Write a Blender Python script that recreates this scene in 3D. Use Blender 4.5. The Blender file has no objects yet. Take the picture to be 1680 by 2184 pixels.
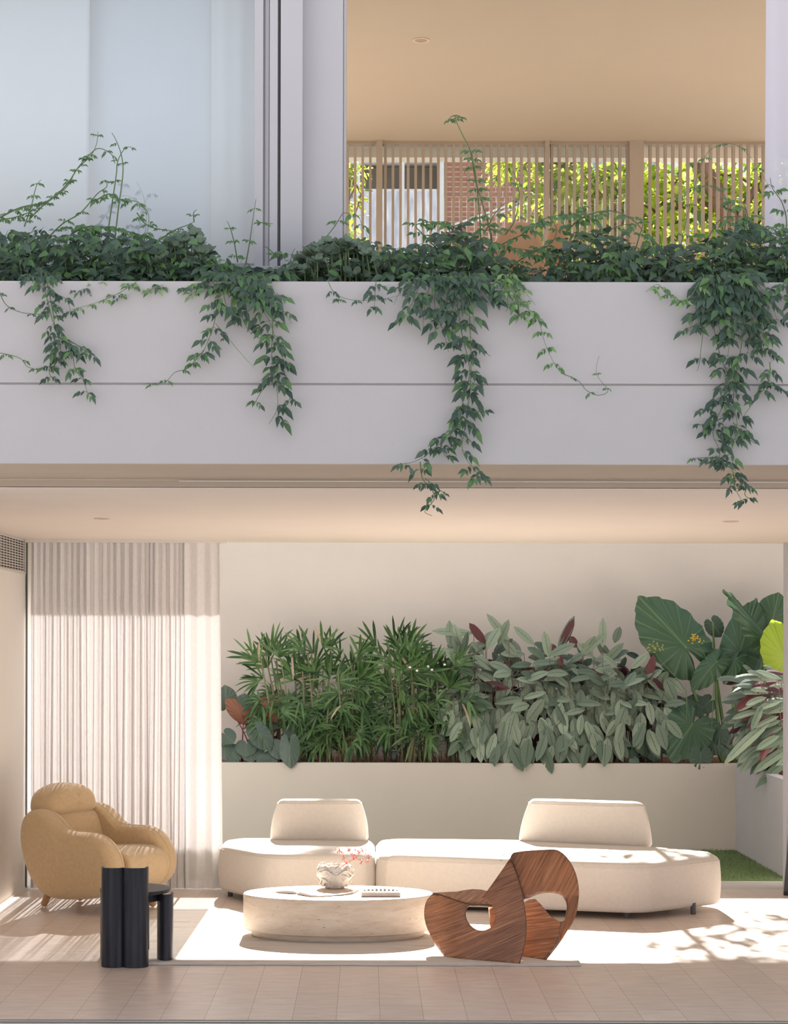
import bpy, bmesh, math, random
from mathutils import Vector, Matrix, noise
from mathutils.geometry import delaunay_2d_cdt
R = random.Random(7)
scn = bpy.context.scene
COL = scn.collection
F = 4000.0; VX = 785.0; VY = 1370.0; EYE = 2.0      # focal length in pixels, vanishing point, eye height (m)

# ------------------------------------------------------------ camera
cd = bpy.data.cameras.new('camera'); cam = bpy.data.objects.new('camera', cd); COL.objects.link(cam)
cd.sensor_fit = 'HORIZONTAL'; cd.sensor_width = 36.0; cd.lens = F / 1680 * 36
cd.shift_x = (840 - VX) / 1680; cd.shift_y = (VY - 1092) / 1680
cam.location = (0, 0, EYE); cam.rotation_euler = (math.radians(90), math.radians(-0.12), 0)
cd.clip_end = 300
scn.camera = cam

# ------------------------------------------------------------ world, sun, exposure
scn.view_settings.view_transform = 'Standard'; scn.view_settings.look = 'None'
scn.view_settings.gamma = 1; scn.view_settings.exposure = 0.12
scn.cycles.use_denoising = True
w = bpy.data.worlds.new('sky'); scn.world = w; w.use_nodes = True
nt = w.node_tree; nt.nodes.clear()
wo = nt.nodes.new('ShaderNodeOutputWorld'); wb = nt.nodes.new('ShaderNodeBackground')
tc = nt.nodes.new('ShaderNodeTexCoord'); sp = nt.nodes.new('ShaderNodeSeparateXYZ'); cr = nt.nodes.new('ShaderNodeValToRGB')
nt.links.new(tc.outputs['Generated'], sp.inputs[0]); nt.links.new(sp.outputs['Z'], cr.inputs[0])
cr.color_ramp.elements[0].position = 0.0; cr.color_ramp.elements[0].color = (0.97, 0.95, 0.96, 1)
cr.color_ramp.elements[1].position = 0.75; cr.color_ramp.elements[1].color = (0.74, 0.83, 1.0, 1)
nt.links.new(cr.outputs[0], wb.inputs[0]); wb.inputs[1].default_value = 0.86
nt.links.new(wb.outputs[0], wo.inputs[0])
SUN_TAN = 0.65
sd = bpy.data.lights.new('sun', 'SUN'); sun = bpy.data.objects.new('sun', sd); COL.objects.link(sun)
sd.energy = 27.0; sd.angle = math.radians(0.6); sd.color = (1.0, 0.955, 0.9)
dirv = Vector((0.0, -1, -SUN_TAN)); sun.rotation_euler = dirv.to_track_quat('-Z', 'Y').to_euler(); sun.location = (0, 30, 25)

# ------------------------------------------------------------ helpers
def P(px, py, d):            # a photograph pixel at distance d -> a point of the place
    return Vector(((px - VX) * d / F, d, EYE - (py - VY) * d / F))
def G(px, py, z=0.0):        # the pixel on a level surface of height z
    return P(px, py, (EYE - z) * F / (py - VY))

class MB:
    def __init__(s): s.v = []; s.f = []; s.uv = []; s.m = []
    def face(s, idx, uvs=None, m=0):
        s.f.append(tuple(idx)); s.uv.append(uvs); s.m.append(m)
    def box(s, x0, x1, y0, y1, z0, z1, m=0):
        b = len(s.v)
        s.v += [(x0,y0,z0),(x1,y0,z0),(x1,y1,z0),(x0,y1,z0),(x0,y0,z1),(x1,y0,z1),(x1,y1,z1),(x0,y1,z1)]
        for q in ((0,3,2,1),(4,5,6,7),(0,1,5,4),(1,2,6,5),(2,3,7,6),(3,0,4,7)): s.face([b+i for i in q], None, m)
        return s
    def tube(s, pts, r0, r1=None, n=6, m=0, cap=True):
        if r1 is None: r1 = r0
        pts = [Vector(p) for p in pts]; k = len(pts); base = len(s.v); up = None
        for i, p in enumerate(pts):
            t = (pts[min(i+1,k-1)] - pts[max(i-1,0)])
            if t.length < 1e-9: t = Vector((0,0,1))
            t.normalize()
            if up is None: up = Vector((0,0,1)) if abs(t.z) < .9 else Vector((1,0,0))
            a = t.cross(up)
            if a.length < 1e-6: a = t.cross(Vector((0,1,0.3)))
            a.normalize(); b = a.cross(t).normalized(); up = b
            r = r0 + (r1-r0)*i/max(1,k-1)
            for j in range(n):
                an = 2*math.pi*j/n
                s.v.append(tuple(p + a*(r*math.cos(an)) + b*(r*math.sin(an))))
        for i in range(k-1):
            for j in range(n):
                j2 = (j+1) % n
                s.face([base+i*n+j, base+i*n+j2, base+(i+1)*n+j2, base+(i+1)*n+j], None, m)
        if cap:
            s.face([base+j for j in range(n)][::-1], None, m); s.face([base+(k-1)*n+j for j in range(n)], None, m)
        return s
    def leaf(s, base, d, nrm, L, W, prof=(0,.62,1,.8,.4,0), fold=.12, droop=.15, m=0, bend=None):
        d = Vector(d).normalized(); nrm = Vector(nrm)
        side = nrm.cross(d)
        if side.length < 1e-5: side = Vector((1,0,0)).cross(d)
        side.normalize(); n2 = d.cross(side).normalized(); b = len(s.v); K = len(prof)-1
        dn = Vector((0,0,-1)) if bend is None else bend
        c0 = Vector(base)
        for k, w_ in enumerate(prof):
            t = k/K; c = c0 + d*(L*t) + dn*(droop*L*t*t); hw = W*.5*w_
            s.v.append(tuple(c + side*hw + n2*(fold*hw))); s.v.append(tuple(c - n2*(fold*hw*.3))); s.v.append(tuple(c - side*hw + n2*(fold*hw)))
        for k in range(K):
            t0, t1 = k/K, (k+1)/K; a = b+3*k
            s.face([a, a+1, a+4, a+3], ((0,t0),(.5,t0),(.5,t1),(0,t1)), m)
            s.face([a+1, a+2, a+5, a+4], ((.5,t0),(1,t0),(1,t1),(.5,t1)), m)
    def build(s, name, mats, parent=None, smooth=False):
        me = bpy.data.meshes.new(name); me.from_pydata(s.v, [], s.f)
        if not isinstance(mats, (list, tuple)): mats = [mats]
        for mt in mats: me.materials.append(mt)
        me.polygons.foreach_set('material_index', s.m)
        if any(u is not None for u in s.uv):
            lay = me.uv_layers.new(name='UVMap'); fl = []
            for f_, u in zip(s.f, s.uv):
                for i in range(len(f_)): fl += list(u[i]) if u else [0, 0]
            lay.data.foreach_set('uv', fl)
        if smooth: me.polygons.foreach_set('use_smooth', [True]*len(me.polygons))
        me.update()
        o = bpy.data.objects.new(name, me); COL.objects.link(o)
        if parent is not None: o.parent = parent
        return o

def put(o, parent):                       # parent with the parts' coordinates given in world space
    o.parent = parent; o.matrix_parent_inverse = Matrix.Translation(-Vector(parent.location))
    return o
def tag(o, label, cat, group=None, kind=None):
    o['label'] = label; o['category'] = cat
    if group: o['group'] = group
    if kind: o['kind'] = kind
    return o
def thing(name, loc, label, cat, group=None, rz=0):
    o = bpy.data.objects.new(name, None); COL.objects.link(o); o.location = loc; o.rotation_euler = (0,0,rz); o.empty_display_size = .1
    return tag(o, label, cat, group)
def struct(o): o['kind'] = 'structure'; return o
def bevel(o, w_, seg=3):
    m = o.modifiers.new('bevel', 'BEVEL'); m.width = w_; m.segments = seg; m.limit_method = 'ANGLE'; m.angle_limit = .6
    return o
def sbox(name, mat, *a, bv=0):
    o = struct(MB().box(*a).build(name, mat))
    if bv: bevel(o, bv, 2)
    return o

# ------------------------------------------------------------ materials
def newmat(name):
    m = bpy.data.materials.new(name); m.use_nodes = True
    return m, m.node_tree, m.node_tree.nodes['Principled BSDF']
def N(nt, t, **kw):
    n = nt.nodes.new(t)
    for k, v in kw.items():
        if k in n.inputs: n.inputs[k].default_value = v
        else: setattr(n, k, v)
    return n
def coords(nt, scale=(1,1,1), rot=(0,0,0), kind='Object'):
    t = nt.nodes.new('ShaderNodeTexCoord'); mp = nt.nodes.new('ShaderNodeMapping')
    mp.inputs['Scale'].default_value = scale; src = t.outputs[kind]
    if any(rot):
        m0 = nt.nodes.new('ShaderNodeMapping'); m0.inputs['Rotation'].default_value = rot; nt.links.new(src, m0.inputs[0]); src = m0.outputs[0]
    nt.links.new(src, mp.inputs[0]); return mp.outputs[0]
def ramp(nt, src, stops):
    r = nt.nodes.new('ShaderNodeValToRGB'); e = r.color_ramp.elements
    while len(e) < len(stops): e.new(.5)
    for i, (p_, c) in enumerate(stops): e[i].position = p_; e[i].color = (*c, 1)
    nt.links.new(src, r.inputs[0]); return r.outputs[0]
def noise_mat(name, stops, scale=8, stretch=(1,1,1), rough=.8, bump=0, bscale=200, detail=4, sheen=0, spec=.5, rot=(0,0,0)):
    m, nt, b = newmat(name)
    n = N(nt, 'ShaderNodeTexNoise', Scale=scale, Detail=detail); nt.links.new(coords(nt, stretch, rot), n.inputs['Vector'])
    nt.links.new(ramp(nt, n.outputs[0], stops), b.inputs['Base Color'])
    b.inputs['Roughness'].default_value = rough; b.inputs['Specular IOR Level'].default_value = spec
    if sheen: b.inputs['Sheen Weight'].default_value = sheen
    if bump:
        n2 = N(nt, 'ShaderNodeTexNoise', Scale=bscale, Detail=3); nt.links.new(coords(nt), n2.inputs['Vector'])
        bp = N(nt, 'ShaderNodeBump', Strength=bump, Distance=.004); nt.links.new(n2.outputs[0], bp.inputs['Height']); nt.links.new(bp.outputs[0], b.inputs['Normal'])
    return m
def c2(a, f=.9): return tuple(x*f for x in a)
def flat(name, c, rough=.7, metal=0, var=.06, bump=0, bscale=150, spec=.5):
    m = noise_mat(name, [(.3, c2(c, 1-var)), (.7, c)], scale=3, rough=rough, bump=bump, bscale=bscale, spec=spec)
    m.node_tree.nodes['Principled BSDF'].inputs['Metallic'].default_value = metal
    return m

M = {}
M['render_wall'] = flat('rendered_wall', (.475,.46,.47), .92, var=.03, bump=.25, bscale=120)
M['garden_wall'] = flat('garden_wall', (.57,.525,.475), .92, var=.03, bump=.2, bscale=90)
M['plaster'] = flat('plaster', (.80,.76,.71), .9, var=.02)
M['ceiling'] = flat('ceiling_paint', (.78,.70,.63), .95, var=.02)
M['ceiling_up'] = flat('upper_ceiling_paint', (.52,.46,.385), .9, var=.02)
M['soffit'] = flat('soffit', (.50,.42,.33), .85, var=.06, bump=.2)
M['frame'] = flat('window_frame', (.50,.495,.53), .5, var=.02)
M['track_dark'] = flat('track_dark', (.05,.045,.042), .5)
M['track_light'] = flat('track_light', (.62,.6,.56), .4)
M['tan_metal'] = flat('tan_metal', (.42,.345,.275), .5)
M['batten'] = flat('batten', (.47,.41,.34), .6, var=.08)
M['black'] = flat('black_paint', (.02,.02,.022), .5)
M['leg_grey'] = flat('leg_grey', (.10,.10,.11), .5)
M['stone_cap'] = flat('stone_cap', (.55,.5,.46), .8)
M['white_lamp'] = flat('lamp_trim', (.75,.62,.5), .6)
M['upper_floor'] = noise_mat('upper_timber', [(.3,(.40,.32,.24)),(.7,(.48,.39,.30))], 6, (8,1,1), .5)
M['courtyard'] = flat('courtyard_paving', (.50,.47,.45), .8)

def floor_mat():
    m, nt, b = newmat('limestone_planks')
    t = nt.nodes.new('ShaderNodeTexCoord'); s = nt.nodes.new('ShaderNodeSeparateXYZ'); nt.links.new(t.outputs['Object'], s.inputs[0])
    def mth(op, a, b_=None):
        n = nt.nodes.new('ShaderNodeMath'); n.operation = op
        for i, v in enumerate((a, b_)):
            if v is None: continue
            if isinstance(v, (int, float)): n.inputs[i].default_value = v
            else: nt.links.new(v, n.inputs[i])
        return n.outputs[0]
    u = mth('DIVIDE', mth('ADD', s.outputs['X'], 50*.233-.2996), .233)
    col = mth('FLOOR', u); fu = mth('SUBTRACT', u, col)
    wn = nt.nodes.new('ShaderNodeTexWhiteNoise'); wn.noise_dimensions = '1D'; nt.links.new(col, wn.inputs['W'])
    v = mth('ADD', mth('DIVIDE', s.outputs['Y'], 2.7), mth('MULTIPLY', wn.outputs['Value'], 3.0)); row = mth('FLOOR', v); fv = mth('SUBTRACT', v, row)
    lu = mth('LESS_THAN', mth('ABSOLUTE', mth('SUBTRACT', fu, .5)), .4945)
    lv = mth('LESS_THAN', mth('ABSOLUTE', mth('SUBTRACT', fv, .5)), .4993)
    inside = mth('MULTIPLY', lu, lv)
    cmb = nt.nodes.new('ShaderNodeCombineXYZ'); nt.links.new(col, cmb.inputs[0]); nt.links.new(row, cmb.inputs[1])
    wn2 = nt.nodes.new('ShaderNodeTexWhiteNoise'); nt.links.new(cmb.outputs[0], wn2.inputs['Vector'])
    tone = ramp(nt, wn2.outputs['Value'], [(0,(.69,.58,.505)),(1,(.77,.665,.59))])
    n = N(nt, 'ShaderNodeTexNoise', Scale=5, Detail=6); nt.links.new(coords(nt, (1,5,1)), n.inputs['Vector'])
    n3 = N(nt, 'ShaderNodeTexNoise', Scale=16, Detail=5); nt.links.new(coords(nt, (1,10,1)), n3.inputs['Vector'])
    vein = ramp(nt, n.outputs[0], [(.35,(.90,.88,.86)),(.65,(1.06,1.06,1.07))])
    streak = ramp(nt, n3.outputs[0], [(.27,(.86,.83,.8)),(.36,(1,1,1))])
    def mul(a, b_, fac=1.0):
        x = nt.nodes.new('ShaderNodeMixRGB'); x.blend_type = 'MULTIPLY'; x.inputs[0].default_value = fac
        nt.links.new(a, x.inputs[1]); nt.links.new(b_, x.inputs[2]); return x.outputs[0]
    base = mul(mul(tone, vein), streak)
    mx = nt.nodes.new('ShaderNodeMixRGB'); nt.links.new(inside, mx.inputs[0]); mx.inputs[1].default_value = (.30,.23,.18,1); nt.links.new(base, mx.inputs[2])
    nt.links.new(mx.outputs[0], b.inputs['Base Color']); b.inputs['Roughness'].default_value = .33; b.inputs['Specular IOR Level'].default_value = .55
    return m
M['floor'] = floor_mat()
M['eave'] = flat('pale_eave', (.80,.73,.64), .8)

def fabric(name, c, sc=450, bump=.35, sheen=.3, var=.06):
    m = noise_mat(name, [(.3, c2(c, 1-var)), (.7, c)], scale=40, rough=.95, bump=bump, bscale=sc, sheen=sheen, spec=.2)
    return m
M['boucle'] = fabric('cream_wool', (.75,.69,.62))
M['mustard'] = fabric('camel_velvet', (.64,.46,.265), 300, .3, .4, .12)
M['oak'] = noise_mat('oak', [(.3,(.40,.22,.10)),(.7,(.52,.31,.16))], 8, (1,1,.12), .5)
M['tan_chair'] = fabric('tan_leather', (.58,.34,.19), 100, .1)

def walnut(name, rot, tint=1.0):
    m, nt, b = newmat(name)
    n = N(nt, 'ShaderNodeTexNoise', Scale=3.2, Detail=8, Roughness=.68, Distortion=.5); nt.links.new(coords(nt, (1.1,1.1,38), rot), n.inputs['Vector'])
    n2 = N(nt, 'ShaderNodeTexNoise', Scale=2.2, Detail=2); nt.links.new(coords(nt, (1,1,3), rot), n2.inputs['Vector'])
    a = ramp(nt, n.outputs[0], [(.30,(.085*tint,.034*tint,.017*tint)),(.48,(.25*tint,.108*tint,.055*tint)),(.58,(.34*tint,.16*tint,.082*tint)),(.72,(.50*tint,.27*tint,.15*tint))])
    c = ramp(nt, n2.outputs[0], [(.35,(.72,.70,.70)),(.65,(1.15,1.1,1.05))])
    x = nt.nodes.new('ShaderNodeMixRGB'); x.blend_type = 'MULTIPLY'; x.inputs[0].default_value = 1; nt.links.new(a, x.inputs[1]); nt.links.new(c, x.inputs[2])
    nt.links.new(x.outputs[0], b.inputs['Base Color']); b.inputs['Roughness'].default_value = .38
    return m
M['walnut'] = walnut('walnut_veneer', (0,.46,0), 1.3); M['walnut2'] = walnut('walnut_veneer_loop', (0,1.02,0), 1.25); M['walnut3'] = walnut('walnut_veneer_inner', (0,.25,0), 1.7)
M['black_oak'] = noise_mat('black_stained_oak', [(.35,(.010,.011,.017)),(.65,(.040,.045,.062))], 5, (6,6,.25), .45, bump=.3, bscale=120, spec=.4)

def travertine():
    m, nt, b = newmat('travertine')
    n = N(nt, 'ShaderNodeTexNoise', Scale=5, Detail=8, Roughness=.65, Distortion=.6); nt.links.new(coords(nt, (1,1,5)), n.inputs['Vector'])
    a = ramp(nt, n.outputs[0], [(.3,(.60,.47,.36)),(.5,(.70,.575,.455)),(.7,(.76,.65,.54))])
    n2 = N(nt, 'ShaderNodeTexNoise', Scale=26, Detail=5, Roughness=.7); nt.links.new(coords(nt, (1,1,4)), n2.inputs['Vector'])
    c = ramp(nt, n2.outputs[0], [(.30,(.38,.30,.24)),(.37,(1,1,1))])
    x = nt.nodes.new('ShaderNodeMixRGB'); x.blend_type = 'MULTIPLY'; x.inputs[0].default_value = 1; nt.links.new(a, x.inputs[1]); nt.links.new(c, x.inputs[2])
    nt.links.new(x.outputs[0], b.inputs['Base Color']); b.inputs['Roughness'].default_value = .55
    bp = N(nt, 'ShaderNodeBump', Strength=.5, Distance=.004); nt.links.new(c, bp.inputs['Height']); nt.links.new(bp.outputs[0], b.inputs['Normal'])
    return m
M['travertine'] = travertine()
M['rug'] = noise_mat('rug_wool', [(.28,(.50,.44,.40)),(.42,(.66,.61,.56)),(.7,(.72,.67,.62))], 2.2, (.8,9,1), .95, bump=.4, bscale=300, detail=6, spec=.1)
M['vase'] = flat('vase_glaze', (.70,.65,.60), .5, var=.1)
M['paper'] = flat('paper', (.66,.60,.56), .8)
M['box_white'] = flat('box_lacquer', (.66,.60,.56), .6)
M['sprig'] = flat('dried_blossom', (.70,.22,.20), .8, var=.4)
M['sprig_stem'] = flat('blossom_stem', (.55,.28,.26), .8)
M['soil'] = noise_mat('bark_mulch', [(.3,(.05,.025,.015)),(.5,(.22,.10,.05)),(.7,(.40,.22,.12))], 60, (1,1,1), 1, bump=1, bscale=80)
M['grass'] = noise_mat('lawn', [(.3,(.06,.10,.03)),(.5,(.13,.20,.07)),(.7,(.28,.30,.14))], 60, (1,1,1), .9, bump=.8, bscale=150)
M['vent'] = flat('vent_paint', (.70,.66,.61), .6)
M['brick'] = None

def sheer(name, c, trans=.25, tl=.5, weave=True):
    m, nt, b = newmat(name); nt.nodes.remove(b); out = nt.nodes['Material Output']
    df = N(nt, 'ShaderNodeBsdfDiffuse'); df.inputs[0].default_value = (*c,1)
    tr = N(nt, 'ShaderNodeBsdfTranslucent'); tr.inputs[0].default_value = (*c,1)
    tp = N(nt, 'ShaderNodeBsdfTransparent')
    a = N(nt, 'ShaderNodeMixShader'); a.inputs[0].default_value = tl; nt.links.new(df.outputs[0], a.inputs[1]); nt.links.new(tr.outputs[0], a.inputs[2])
    q = N(nt, 'ShaderNodeMixShader'); q.inputs[0].default_value = trans; nt.links.new(a.outputs[0], q.inputs[1]); nt.links.new(tp.outputs[0], q.inputs[2])
    if weave:
        n = N(nt, 'ShaderNodeTexNoise', Scale=90, Detail=4); nt.links.new(coords(nt, (1,1,.35)), n.inputs['Vector'])
        mr = N(nt, 'ShaderNodeMapRange'); mr.inputs[1].default_value = .3; mr.inputs[2].default_value = .7
        mr.inputs[3].default_value = max(0, trans-.04); mr.inputs[4].default_value = trans+.04
        nt.links.new(n.outputs[0], mr.inputs[0]); nt.links.new(mr.outputs[0], q.inputs[0])
    nt.links.new(q.outputs[0], out.inputs[0]); return m
M['sheer'] = sheer('linen_sheer', (.84,.81,.81), .10, .07)
M['sheer_up'] = sheer('upper_sheer', (.66,.67,.78), .05, .2, False)
M['blind'] = flat('white_blind', (.80,.82,.84), .9, var=.01)
M['blind_blue'] = flat('blue_white_blind', (.72,.77,.83), .9, var=.01)

def glass_mat(name, c, fac, rough=0.0):
    m, nt, b = newmat(name); nt.nodes.remove(b); out = nt.nodes['Material Output']
    tp = N(nt, 'ShaderNodeBsdfTransparent'); tp.inputs[0].default_value = (*c,1)
    gl = N(nt, 'ShaderNodeBsdfGlossy'); gl.inputs['Roughness'].default_value = rough
    q = N(nt, 'ShaderNodeMixShader'); q.inputs[0].default_value = fac
    nt.links.new(tp.outputs[0], q.inputs[1]); nt.links.new(gl.outputs[0], q.inputs[2]); nt.links.new(q.outputs[0], out.inputs[0])
    return m
M['glass'] = glass_mat('glass_reflective', (.97,.99,1.0), .13)
M['glass_clear'] = glass_mat('glass_clear', (.9,.92,.93), .10)

def leafmat(name, ca, cb, vein=(.25,.35,.2), vk=7, vs=.35, trans=.15, rough=.45, under=None, vw=.12, radial=False):
    m, nt, b = newmat(name); out = nt.nodes['Material Output']
    g = nt.nodes.new('ShaderNodeNewGeometry')
    col = ramp(nt, g.outputs['Random Per Island'], [(0, ca), (1, cb)])
    uv = nt.nodes.new('ShaderNodeTexCoord'); s = nt.nodes.new('ShaderNodeSeparateXYZ'); nt.links.new(uv.outputs['UV'], s.inputs[0])
    def mth(op, a, b_=None):
        n = nt.nodes.new('ShaderNodeMath'); n.operation = op
        for i, v in enumerate((a, b_)):
            if v is None: continue
            if isinstance(v, (int, float)): n.inputs[i].default_value = v
            else: nt.links.new(v, n.inputs[i])
        return n.outputs[0]
    du = mth('ABSOLUTE', mth('SUBTRACT', s.outputs['X'], .5))
    mid = mth('LESS_THAN', du, .018 if radial else .035)
    lat = mth('FRACT', mth('SUBTRACT', mth('MULTIPLY', s.outputs['Y'], vk), mth('MULTIPLY', du, 0.0 if radial else vk*.55)))
    lat = mth('LESS_THAN', lat, vw)
    msk = mth('MAXIMUM', mid, lat); msk = mth('MULTIPLY', msk, vs)
    x = nt.nodes.new('ShaderNodeMixRGB'); nt.links.new(msk, x.inputs[0]); nt.links.new(col, x.inputs[1]); x.inputs[2].default_value = (*vein,1)
    fin = x.outputs[0]
    if under:
        y = nt.nodes.new('ShaderNodeMixRGB'); nt.links.new(g.outputs['Backfacing'], y.inputs[0]); nt.links.new(fin, y.inputs[1]); y.inputs[2].default_value = (*under,1); fin = y.outputs[0]
    nt.links.new(fin, b.inputs['Base Color']); b.inputs['Roughness'].default_value = rough; b.inputs['Specular IOR Level'].default_value = .35
    tr = nt.nodes.new('ShaderNodeBsdfTranslucent'); nt.links.new(fin, tr.inputs[0])
    q = nt.nodes.new('ShaderNodeMixShader'); q.inputs[0].default_value = trans
    nt.links.new(b.outputs[0], q.inputs[1]); nt.links.new(tr.outputs[0], q.inputs[2]); nt.links.new(q.outputs[0], out.inputs[0])
    return m
M['lf_dark'] = leafmat('leaf_dark', (.035,.072,.052), (.095,.15,.105), (.15,.21,.15))
M['lf_mid'] = leafmat('leaf_mid', (.07,.15,.065), (.13,.25,.09), (.2,.3,.15))
M['lf_light'] = leafmat('leaf_light', (.17,.29,.10), (.28,.42,.15), (.3,.4,.2))
M['lf_round'] = leafmat('leaf_succulent', (.13,.19,.13), (.20,.27,.19), (.2,.28,.2), vs=.2)
M['lf_purple'] = leafmat('leaf_dark_purple', (.045,.035,.045), (.09,.07,.08), (.1,.06,.08))
M['stem'] = flat('green_stem', (.13,.20,.09), .7, var=.2)
M['stem_brown'] = flat('brown_stem', (.19,.12,.07), .8, var=.3)
M['stem_pale'] = flat('cane_stem', (.20,.20,.10), .7, var=.4)
M['stem_red'] = flat('red_stem', (.20,.035,.05), .5, var=.2)
M['lf_palm'] = leafmat('leaf_palm', (.014,.05,.015), (.135,.25,.08), (.25,.38,.2), vk=0.5, vs=.3, trans=.2, rough=.35)
M['lf_palm_dry'] = leafmat('leaf_palm_dry', (.45,.33,.22), (.6,.48,.36), (.5,.4,.3), vk=1)
M['lf_cten'] = leafmat('leaf_silver', (.09,.135,.095), (.29,.36,.265), (.03,.05,.035), vk=7, vs=.7, trans=.08, under=(.17,.07,.075), vw=.07, rough=.5)
M['lf_maroon'] = leafmat('leaf_maroon', (.07,.018,.022), (.13,.04,.045), (.05,.02,.02), trans=.08)
M['lf_aloc'] = leafmat('leaf_taro', (.035,.085,.045), (.06,.12,.065), (.15,.25,.13), vk=9, vs=.5, trans=.12, vw=.09, rough=.38, radial=True)
M['lf_sun_tint'] = leafmat('leaf_sun_tint', (.34,.46,.04), (.40,.54,.06), (.22,.36,.05), vk=9, vs=.5, trans=.35, vw=.09, radial=True)  # taro leaf with the sun shining through it put into the base colour
M['lf_phil'] = leafmat('leaf_philodendron', (.032,.06,.045), (.075,.115,.09), (.16,.21,.16), vk=7, vs=.35, trans=.06, vw=.08, rough=.35, radial=True)
M['lf_copper'] = leafmat('leaf_copper', (.17,.075,.045), (.24,.10,.055), (.3,.14,.08), vk=8, vs=.3, trans=.1, radial=True)
M['lf_tree'] = leafmat('leaf_tree', (.26,.38,.03), (.66,.70,.10), (.5,.6,.15), trans=.5, vs=.2)
M['lf_tree_dark'] = leafmat('leaf_tree_dark', (.06,.14,.03), (.16,.26,.06), (.2,.3,.1), trans=.3, vs=.2)
M['bark'] = noise_mat('bark', [(.3,(.11,.055,.035)),(.7,(.22,.12,.085))], 6, (3,3,1), .9, bump=.8, bscale=40)
M['yellow'] = flat('yellow_petal', (.85,.58,.06), .7)

# rounded upholstered block: plan outline (counter-clockwise) swept from h0 to h1 with rounded rims
def smooth_poly(pts, it=3, cut=.25):
    for _ in range(it):
        q = []
        for i, a in enumerate(pts):
            b = pts[(i+1) % len(pts)]
            q.append((a[0]*(1-cut)+b[0]*cut, a[1]*(1-cut)+b[1]*cut)); q.append((a[0]*cut+b[0]*(1-cut), a[1]*cut+b[1]*(1-cut)))
        pts = q
    return pts
def puffy(mb, outline, h0, h1, rt, rb, crown=0.0, mp=None, taper=(0,0), it=3, cut=.25, ct=None, crownb=0.0, bulge=0.0, seg=6):
    mp = mp or (lambda a, b, h: (a, b, h))
    pts = smooth_poly(outline, it, cut); n = len(pts)
    area = sum(pts[i][0]*pts[(i+1)%n][1]-pts[(i+1)%n][0]*pts[i][1] for i in range(n))
    if area < 0: pts = pts[::-1]
    nr = []
    for i in range(n):
        a = Vector(pts[i-1]); b = Vector(pts[(i+1)%n]); t = (b-a).normalized(); nr.append(Vector((-t.y, t.x)))
    for _ in range(6): nr = [(nr[i-1]+nr[i]*2+nr[(i+1)%n]).normalized() for i in range(n)]
    cx = sum(p[0] for p in pts)/n; cy = sum(p[1] for p in pts)/n
    if ct: cx, cy = ct
    rings = []
    for k in range(1, 4): rings.append((h0 - crownb*(1-(k/4)**2), rb, k/4.0))
    for k in range(seg+1):
        an = math.pi/2*k/seg; rings.append((h0 + rb*(1-math.cos(an)), rb*(1-math.sin(an)), 1.0))
    for k in range(1, 4):
        t = k/4; rings.append((h0+rb + (h1-rt-h0-rb)*t, -bulge*math.sin(math.pi*t), 1.0))
    for k in range(seg+1):
        an = math.pi/2*k/seg; rings.append((h1 - rt*(1-math.sin(an)), rt*(1-math.cos(an)), 1.0))
    for k in (3, 2, 1): rings.append((h1 + crown*(1-(k/4)**2), rt, k/4.0))
    base = len(mb.v)
    def pt(x, y, h):
        tt = (h-h0)/(h1-h0); x = cx + (x-cx)*(1-taper[0]*tt); y = cy + (y-cy)*(1-taper[1]*tt)
        return tuple(mp(x, y, h))
    for (h, ins, sc) in rings:
        for i in range(n):
            vx, vy = pts[i][0]-cx, pts[i][1]-cy; dl = math.hypot(vx, vy); kk = max(.15, 1-ins/max(dl, 1e-6)); x = cx+vx*kk; y = cy+vy*kk
            mb.v.append(pt(cx+(x-cx)*sc, cy+(y-cy)*sc, h))
    K = len(rings)
    for r in range(K-1):
        for i in range(n):
            j = (i+1) % n
            mb.face([base+r*n+i, base+r*n+j, base+(r+1)*n+j, base+(r+1)*n+i])
    c0 = len(mb.v); mb.v.append(pt(cx, cy, h0-crownb)); c1 = len(mb.v); mb.v.append(pt(cx, cy, h1+crown))
    for i in range(n):
        j = (i+1) % n
        mb.face([base+j, base+i, c0]); mb.face([base+(K-1)*n+i, base+(K-1)*n+j, c1])
    return mb
def fixn(o):
    bm = bmesh.new(); bm.from_mesh(o.data); bmesh.ops.recalc_face_normals(bm, faces=bm.faces); bm.to_mesh(o.data); bm.free(); return o

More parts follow.
